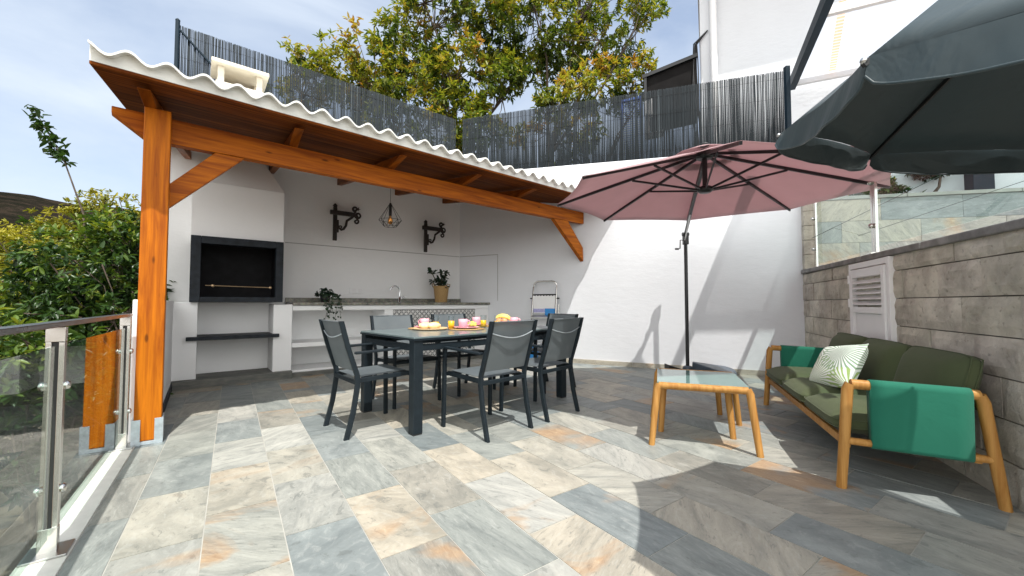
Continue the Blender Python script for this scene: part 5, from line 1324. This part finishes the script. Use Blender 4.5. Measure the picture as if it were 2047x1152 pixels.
def grey_parasol():
    n = Vector((.043, -.166, 1)).normalized(); C = Vector((1.722, .962, 1.566)); rot = 1.627; Rr = .889
    e1 = Vector((0, 1, 0)).cross(n).normalized(); e2 = n.cross(e1)
    base = Vector((1.62, 1.10, 0)); t = empty('market_parasol', base, 0, 'slate grey parasol with a hanging valance close to the camera at the upper right', 'parasol')
    L_ = lambda p: Vector(p) - base
    cor = [L_(C + (e1*math.cos(rot + k*PI/4) + e2*math.sin(rot + k*PI/4))*Rr) for k in range(8)]
    apex = L_(C + n*.80)
    m = canopy_mesh(None, cor, apex, sag=.025, nr=10, ns=8); m.build('canopy', M['grey_canvas'], t)
    for k in range(8):     # valances with a scalloped hem
        a, b = cor[k], cor[(k+1) % 8]; m = MB(); ns, nv = 40, 7; vs = []; fs = []
        outw = ((a + b)/2 - L_(C)); outw.z = 0; outw.normalize()
        for lay in (0, 1):
            for i in range(nv + 1):
                for j in range(ns + 1):
                    g = j/ns; p = a.lerp(b, g); inw = -outw * (.10 * math.sin(PI*g) * (a-b).length * .35)
                    drop = .045 + .052*max(0.0, math.sin(PI*g))**.4
                    f = i/nv; fold = (.007*math.sin(g*9 + k*2) + .0025*math.sin(g*27 + k + f*2))*f
                    vs.append(p + inw - n*drop*f + outw*(fold + .012*f + .002*lay))
        N1 = (nv+1)*(ns+1)
        for i in range(nv):
            for j in range(ns): q = i*(ns+1)+j; fs += [(q, q+1, q+ns+2, q+ns+1), (N1+q, N1+q+ns+1, N1+q+ns+2, N1+q+1)]
        m.add(vs, fs, True); va = m.build('valance', M['grey_canvas'], t)
        m = MB(); m.tube([vs[nv*(ns+1)+j] for j in range(ns+1)], .0035, n=6); m.build('hem_piping', M['grey_canvas'], va)
    hub = apex - n*.05
    for k, c in enumerate(cor):
        m = MB(); e = c + (c - apex).normalized()*.015; m.bar(hub, e - n*.010, .010, .012); rb = m.build('rib', M['black_metal'], t)
        m = MB(); m.ell(e, (.008, .008, .008), n=8, m=6); m.build('rib_tip', M['steel_soft'], rb)
        m = MB(); m.tube([apex - n*.42, hub.lerp(e, .5) - n*.01], .004, n=6); m.build('strut', M['black_metal'], rb)
    m = MB(); m.tube([(0, 0, .06), apex], .019, n=14); m.build('pole', M['black_metal'], t)
    m = MB(); m.lathe([(0, 0), (.22, 0), (.24, .02), (.22, .05), (.05, .07), (.03, .16), (0, .16)], n=28); m.build('base', M['weight'], t)
grey_parasol()

# ================================================================== PENDANT, BRACKETS, LADDER, POT PLANTS
def pendant():
    # hangs from a rafter in front of the kitchen wall
    c = K(2.06, 5.25, 2.06); t = empty('pendant_lamp', c, .2, 'black geometric wire pendant lamp with an amber bulb under the pergola', 'lamp')
    n = 8; top = Vector((0, 0, .30)); R1 = [Vector((.15*math.cos(2*PI*k/n), .15*math.sin(2*PI*k/n), .085)) for k in range(n)]; R2 = [Vector((.085*math.cos(2*PI*(k+.5)/n), .085*math.sin(2*PI*(k+.5)/n), 0)) for k in range(n)]
    m = MB(); w_ = .0028
    for k in range(n):
        m.tube([R1[k], top + Vector((R1[k].x*.1, R1[k].y*.1, 0))], w_, n=5); m.tube([R1[k], R1[(k+1) % n]], w_, n=5); m.tube([R1[k], R2[k]], w_, n=5); m.tube([R1[(k+1) % n], R2[k]], w_, n=5); m.tube([R2[k], R2[(k+1) % n]], w_, n=5)
    m.build('wire_shade', M['black_metal'], t)
    m = MB(); m.lathe([(0, .32), (.012, .32), (.018, .30), (.021, .20), (.019, .145), (0, .145)], n=16); m.build('lamp_holder', M['black_metal'], t)
    m = MB(); m.lathe([(0, .145), (.013, .143), (.016, .125), (.030, .095), (.034, .07), (.028, .045), (.012, .030), (0, .028)], n=20); b = m.build('bulb', M['amber'], t)
    m = MB(); m.tube([(-.012, 0, .07), (-.008, 0, .11), (0, 0, .075), (.008, 0, .11), (.012, 0, .07)], .0016, n=5); m.build('filament', M['filament'], b)
    m = MB(); m.tube([(0, 0, .32), (0, 0, .60)], .003, n=6); m.build('cable', M['cable'], t)
    m = MB(); m.lathe([(0, .60), (.04, .60), (.04, .585), (.015, .57), (0, .57)], n=16); m.build('ceiling_cup', M['black_metal'], t)
mf, ntf, bf = base_mat('glowing filament'); bf.inputs['Base Color'].default_value = (1, .6, .25, 1); bf.inputs['Emission Color'].default_value = (1, .55, .2, 1); bf.inputs['Emission Strength'].default_value = 1.5
M['filament'] = mf
pendant()
def bracket(u, zt, lab, mirror=1):
    t = empty('wall_bracket', K(u, 6.69, zt - .6), KROT, lab, 'wall bracket', 'old iron and wood brackets on the kitchen wall'); 
    m = MB(); m.box((-.030, -.03, 0), (.030, .008, .52)); m.lathe([(0, .52), (.034, .52), (.026, .545), (.04, .555), (.02, .58), (0, .60)], (0, -.01, 0), n=10); m.box((.012, -.045, .13), (.052, -.005, .33)); m.build('upright', M['iron'], t, bevel=0.006)
    m = MB(); m.box((-.085, -.075, .405), (.30, -.031, .475)); m.build('arm', M['iron'], t, bevel=0.006)
    def spiral(cx, cz, r0, turns, st, dr, yy=-.053):
        return [(cx + r0*(1 - .75*k/24)*math.cos(st + dr*turns*2*PI*k/24), yy, cz + r0*(1 - .75*k/24)*math.sin(st + dr*turns*2*PI*k/24)) for k in range(25)]
    m = MB()
    m.tube(spiral(.34, .44, .055, 1.3, PI, 1), .013, n=8, flat=1.4); m.tube(spiral(.30, .535, .045, 1.2, -PI/2 + .3, -1), .013, n=8, flat=1.4); m.tube(spiral(.315, .335, .042, 1.1, PI/2, -1), .011, n=8, flat=1.4)
    m.tube([(.28, -.053, .43), (.25, -.053, .395), (.17, -.053, .33), (.155, -.053, .25), (.12, -.053, .19), (.085, -.053, .175), (.055, -.053, .20)], .013, n=8, flat=1.5); m.tube(spiral(.075, .215, .032, 1.0, -PI/2, -1), .011, n=8)
    for a in range(5): m.tube([(.345, -.053, .545), (.345 + .035*math.cos(a*1.25), -.053, .545 + .035*math.sin(a*1.25))], [.010, .003], n=6)
    m.build('scrollwork', M['iron'], t)
bracket(1.72, 2.61, 'dark scrolled wood and iron bracket on the left, beside the barbecue hood'); bracket(3.29, 2.55, 'dark scrolled wood and iron bracket on the right, near the wall corner')
def ladder():
    t = empty('step_ladder', Wp(1.84, .0, 0) , WROT, 'folded aluminium step ladder leaning against the white wall', 'ladder')
    sg = 1 if (Matrix.Rotation(WROT, 3, 'Z') @ Vector((0, 1, 0))).dot(WN) > 0 else -1
    def F(y): return sg*y
    def uframe(w, h, y0, y1, r):
        pts = [(-w, F(y0), .02), (-w*.96, F(y0 + (y1-y0)*.9), h - .10)]
        for a in np.linspace(PI, PI/2, 5): pts.append((-w*.96 + .09 + .09*math.cos(a), F(y0+(y1-y0)*.97), h - .09 + .09*math.sin(a)))
        q = pts + [(-p[0], p[1], p[2]) for p in pts[::-1]]; return q
    m = MB(); m.tube(uframe(.225, 1.40, .27, .07, .013), .0135, n=10); m.build('front_frame', M['steel'], t)
    m = MB(); m.tube(uframe(.255, 1.10, .13, .06, .011)[:2] , .011, n=8); m.tube([(-p[0], p[1], p[2]) for p in uframe(.255, 1.10, .13, .06, .011)[:2]], .011, n=8); m.bar((-.255, F(.12), .25), (.255, F(.12), .25), .02, .02); m.build('rear_frame', M['steel'], t)
    for z in (.28, .53, .78):
        y = .25 - z*.11; m = MB(); m.hexa([(-.215, F(y - .02), z), (.215, F(y - .02), z), (.215, F(y + .05), z - .03), (-.215, F(y + .05), z - .03)], [(-.215, F(y - .02), z + .03), (.215, F(y - .02), z + .03), (.215, F(y + .05), z), (-.215, F(y + .05), z)]); m.build('step', M['steel_soft'], t)
    m = MB(); y = .10; m.hexa([(-.205, F(y), .84), (.205, F(y), .84), (.205, F(y + .018), .84), (-.205, F(y + .018), .84)], [(-.205, F(y), 1.15), (.205, F(y), 1.15), (.205, F(y + .018), 1.15), (-.205, F(y + .018), 1.15)]); tp = m.build('folded_platform', M['plastic_white'], t)
    m = MB(); m.hexa([(-.205, F(y + .0185), .855), (.01, F(y + .0185), .855), (.01, F(y + .0195), .855), (-.205, F(y + .0195), .855)], [(-.205, F(y + .0185), .92), (.01, F(y + .0185), .92), (.01, F(y + .0195), .92), (-.205, F(y + .0195), .92)]); m.build('printed_label', M['lilac'], tp)
    m = MB(); m.hexa([(.011, F(y + .0185), .80), (.205, F(y + .0185), .80), (.205, F(y + .0205), .80), (.011, F(y + .0205), .80)], [(.011, F(y + .0185), .925), (.205, F(y + .0185), .925), (.205, F(y + .0205), .925), (.011, F(y + .0205), .925)]); m.build('blue_label', M['blue'], tp)
    m = MB(); m.bar((-.21, F(y + .012), 1.165), (.21, F(y + .012), 1.165), .03, .022)
    for k in range(7): m.box((-.19 + k*.055, min(F(y), F(y+.02)), 1.143), (-.165 + k*.055, max(F(y), F(y+.02)), 1.156))
    m.build('rubber_edge', M['rubber'], t)
    m = MB()
    for s in (-1, 1): m.tube([(s*.225, F(.12), 1.10), (s*.27, F(.10), 1.10)], .012, n=8)
    m.build('hinge_bolt', M['rubber'], t)
ladder()
# blue box standing on the floor below the ladder
def bluebox():
    p = Wp(1.62, .22, 0); t = empty('cleaning_tub', p, WROT, 'bright blue plastic tub with white rim on the floor under the step ladder', 'tub')
    m = MB(); m.hexa([(-.10, -.08, 0), (.10, -.08, 0), (.10, .08, 0), (-.10, .08, 0)], [(-.13, -.10, .30), (.13, -.10, .30), (.13, .10, .30), (-.13, .10, .30)]); m.build('tub_body', M['blue'], t, bevel=0.012)
    m = MB(); m.box((-.14, -.11, .302), (.14, .11, .325)); m.build('rim', M['plastic_white'], t, bevel=0.006)
bluebox()
def pot_plants():
    c = K(3.52, 6.50, 1.031); t = empty('potted_plant', c, 0, 'dark leafy plant in a tall woven basket at the right of the worktop', 'plant')
    m = MB(); prof = [(0, .0), (.105, 0)] + [(.105 + .035*f + (.004 if i % 2 else 0), .30*f) for i, f in enumerate(np.linspace(.02, 1, 26))] + [(.128, .30), (.12, .25), (0, .25)]
    m.lathe(prof, n=28); b = m.build('basket', M['straw'], t)
    m = MB(); m.tube([(-.145, 0, .27), (-.165, -.03, .33), (-.13, -.07, .34), (-.10, -.09, .29)], .007, n=7); m.tube([(.145, 0, .27), (.165, -.03, .32), (.13, -.07, .33), (.10, -.09, .29)], .007, n=7); m.build('handle', M['straw'], b)
    sp = []; tips = []
    for k in range(13):
        th = rng.uniform(0, 6.28); r = rng.uniform(.04, .20); h = rng.uniform(.36, .66) - r*.3; p = np.array([c.x + r*math.cos(th), c.y + r*math.sin(th)*.7, c.z + h]); tips.append(p - np.array(c))
        rosette(sp, p, [math.cos(th)*.5, math.sin(th)*.5, .8], 11, .10, .55, .35, 1.1)
    leaves('foliage', sp, M['leaf_dark'], t, tuple(c), )
    m = MB()
    for q in tips: m.tube([(0, 0, .2), (q[0]*.4, q[1]*.4, q[2]*.6), tuple(q)], [.008, .006, .004], n=6)
    m.build('stem', M['stem'], t)
    c = K(1.52, 6.36, 1.031); t = empty('trailing_ivy', c, 0, 'small trailing ivy in a dark pot spilling over the worktop edge', 'plant')
    m = MB(); m.lathe([(0, 0), (.055, 0), (.075, .11), (.068, .11), (0, .095)], n=20); m.build('pot', M['black_metal'], t)
    sp = []
    for k in range(46):
        v = rv(); v[2] = abs(v[2]); p = np.array([c.x, c.y, c.z + .10]) + v*np.array([.13, .10, .11]); rosette(sp, p, v, 6, .034, .8, .35, 1.2)
    vines = []
    for k in range(7):
        x0 = rng.uniform(-.06, .14); Lg = rng.uniform(.12, .34); kd = np.array(K(1, 0)) ; nd = -np.array(KV); pts = []
        for j in range(9):
            f = j/8; p = np.array(c) + kd*(x0 + .03*math.sin(f*5 + k)) + nd*(.05 + .17*min(1, f*2.2)) + np.array([0, 0, .12 - .08*f if f < .45 else .084 - Lg*(f - .45)*1.8]); pts.append(p)
            for _ in range(3): sp.append([*(p + rv()*.012), *(rv() + np.array([0, 0, -.5])), *(nd + rv()*.4), .034, .026, rng.uniform(.1, .8)])
        vines.append(pts)
    leaves('foliage', sp, M['leaf_dark'], t, tuple(c))
    m = MB()
    for pts in vines: m.tube([tuple(p - np.array(c)) for p in pts], .002, n=5)
    m.build('stem', M['stem'], t)
pot_plants()

# ================================================================== TREES AND SHRUBS
def tree(name, base, blobs, per, Lf, Wf, tone, mat, r0, label, cat, group=None, twig=.35, fork=.4, hub_tips=90):
    t = empty(name, base, 0, label, cat, group)
    sp, cs = crown(blobs, per, Lf, Wf, tone, twig=twig)
    leaves('crown' if cat == 'tree' else 'foliage', sp, mat, t, tuple(base))
    m = MB(); idx = rng.choice(len(cs), min(len(cs), hub_tips), replace=False)
    limbs(m, (0, 0, 0), [np.array(cs[i]) - np.array(base) for i in idx], r0, fork=fork)
    m.build('trunk' if cat == 'tree' else 'stem', M['bark'], t)
    return t
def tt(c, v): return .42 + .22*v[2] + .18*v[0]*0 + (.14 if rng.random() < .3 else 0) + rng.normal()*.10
G = 'leafy trees behind the reed screens'
def at(px, py, y): return ((px - 1023.5)/798*y, y, EYE + (605 - py)/798*y)
def blob(px, py, y, rx, ry, rz, n): return (*at(px, py, y), rx, ry, rz, n)
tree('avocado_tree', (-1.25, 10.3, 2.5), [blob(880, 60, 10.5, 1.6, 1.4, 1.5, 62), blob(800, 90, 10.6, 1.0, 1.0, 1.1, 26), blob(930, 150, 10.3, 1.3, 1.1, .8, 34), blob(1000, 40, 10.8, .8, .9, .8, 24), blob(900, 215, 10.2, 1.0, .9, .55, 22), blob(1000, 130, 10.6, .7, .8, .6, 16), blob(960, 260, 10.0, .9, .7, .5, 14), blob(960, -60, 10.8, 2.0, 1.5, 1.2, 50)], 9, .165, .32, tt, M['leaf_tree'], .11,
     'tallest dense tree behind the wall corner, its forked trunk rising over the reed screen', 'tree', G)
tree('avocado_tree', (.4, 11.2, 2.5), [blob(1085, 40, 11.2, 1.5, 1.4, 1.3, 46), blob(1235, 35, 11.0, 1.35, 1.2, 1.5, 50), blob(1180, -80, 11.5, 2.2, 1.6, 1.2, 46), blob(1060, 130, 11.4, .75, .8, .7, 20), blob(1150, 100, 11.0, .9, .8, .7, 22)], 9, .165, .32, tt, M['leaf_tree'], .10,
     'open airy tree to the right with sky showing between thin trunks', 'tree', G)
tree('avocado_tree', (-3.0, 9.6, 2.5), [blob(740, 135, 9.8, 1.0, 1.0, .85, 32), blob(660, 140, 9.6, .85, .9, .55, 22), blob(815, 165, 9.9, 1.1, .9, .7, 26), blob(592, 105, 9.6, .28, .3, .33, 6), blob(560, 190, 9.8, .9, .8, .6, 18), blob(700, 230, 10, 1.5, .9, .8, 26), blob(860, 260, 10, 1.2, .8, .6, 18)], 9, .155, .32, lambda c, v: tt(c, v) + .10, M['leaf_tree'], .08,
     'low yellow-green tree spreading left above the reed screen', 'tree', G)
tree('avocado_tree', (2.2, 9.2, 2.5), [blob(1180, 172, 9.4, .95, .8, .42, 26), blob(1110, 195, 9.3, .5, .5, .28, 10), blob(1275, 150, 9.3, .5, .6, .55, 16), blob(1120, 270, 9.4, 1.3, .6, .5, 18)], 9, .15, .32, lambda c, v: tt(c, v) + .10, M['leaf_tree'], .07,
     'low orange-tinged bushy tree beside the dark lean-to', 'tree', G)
GB = 'shrubs on the bank below the railing'
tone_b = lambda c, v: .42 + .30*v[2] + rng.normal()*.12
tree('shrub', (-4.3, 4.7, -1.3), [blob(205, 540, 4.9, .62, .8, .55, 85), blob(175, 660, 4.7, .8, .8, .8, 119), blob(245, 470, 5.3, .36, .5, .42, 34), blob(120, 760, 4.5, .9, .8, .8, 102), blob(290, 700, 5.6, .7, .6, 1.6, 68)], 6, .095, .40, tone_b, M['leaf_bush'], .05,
     'large glossy dark green shrub right behind the glass railing', 'shrub', GB, twig=.20)
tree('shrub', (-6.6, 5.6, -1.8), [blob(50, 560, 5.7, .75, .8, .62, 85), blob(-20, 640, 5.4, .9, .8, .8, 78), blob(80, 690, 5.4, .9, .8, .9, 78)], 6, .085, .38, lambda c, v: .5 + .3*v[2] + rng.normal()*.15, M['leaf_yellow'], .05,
     'yellow-green shrub at the far left beneath the brown hill', 'shrub', GB, twig=.20)
tree('shrub', (-3.3, 2.9, -1.6), [blob(60, 830, 3.3, .8, .7, .6, 85), blob(-60, 760, 3.0, .8, .7, .6, 68), blob(190, 850, 4.0, .5, .6, .5, 40)], 6, .085, .40, tone_b, M['leaf_bush'], .04,
     'low green shrub seen only through the nearest glass panels', 'shrub', GB, twig=.18)
tree('shrub', (-7.6, 7.6, -1.8), [blob(150, 470, 7.8, .7, .8, .55, 44), blob(230, 440, 8.2, .6, .8, .5, 37), blob(60, 520, 8.4, 1.2, .9, .8, 51), blob(310, 520, 8.6, .5, .6, 1.2, 40)], 6, .10, .40, lambda c, v: .6 + .3*v[2], M['leaf_yellow'], .05,
     'sunlit yellowish shrub farther down the bank between hill and post', 'shrub', GB, twig=.24)
def sprig():
    a = Vector(at(160, 425, 5.4)); b = Vector(at(118, 320, 5.35)); c = Vector(at(85, 265, 5.3)); d = Vector(at(48, 205, 5.25)); base = Vector((a.x + .25, a.y, -1.4))
    t = empty('sapling', base, 0, 'single thin shoot rising against the sky at the far left', 'sapling')
    m = MB(); pts = [Vector((0, 0, 0)), (a - base)*.5 + Vector((.1, 0, 0)), a - base, b - base, c - base, d - base]; m.tube(pts, [.018, .014, .011, .008, .006, .003], n=8); m.build('stem', M['bark'], t)
    sp = []
    for f in np.linspace(0, 1, 34):
        p = (b.lerp(c, f*2) if f < .5 else c.lerp(d, f*2 - 1)); w_ = .13*(1 - .55*f)
        q = np.array(p) + rv()*np.array([1, 1, .5])*w_*.5
        rosette(sp, q + rv()*.03, [rng.normal()*.9, rng.normal()*.6, .3], int(rng.integers(3, 8)), .12*rng.uniform(.6, 1.15), .44, .3, 1.3)
    leaves('foliage', sp, M['leaf_bush'], t, tuple(base))
sprig()
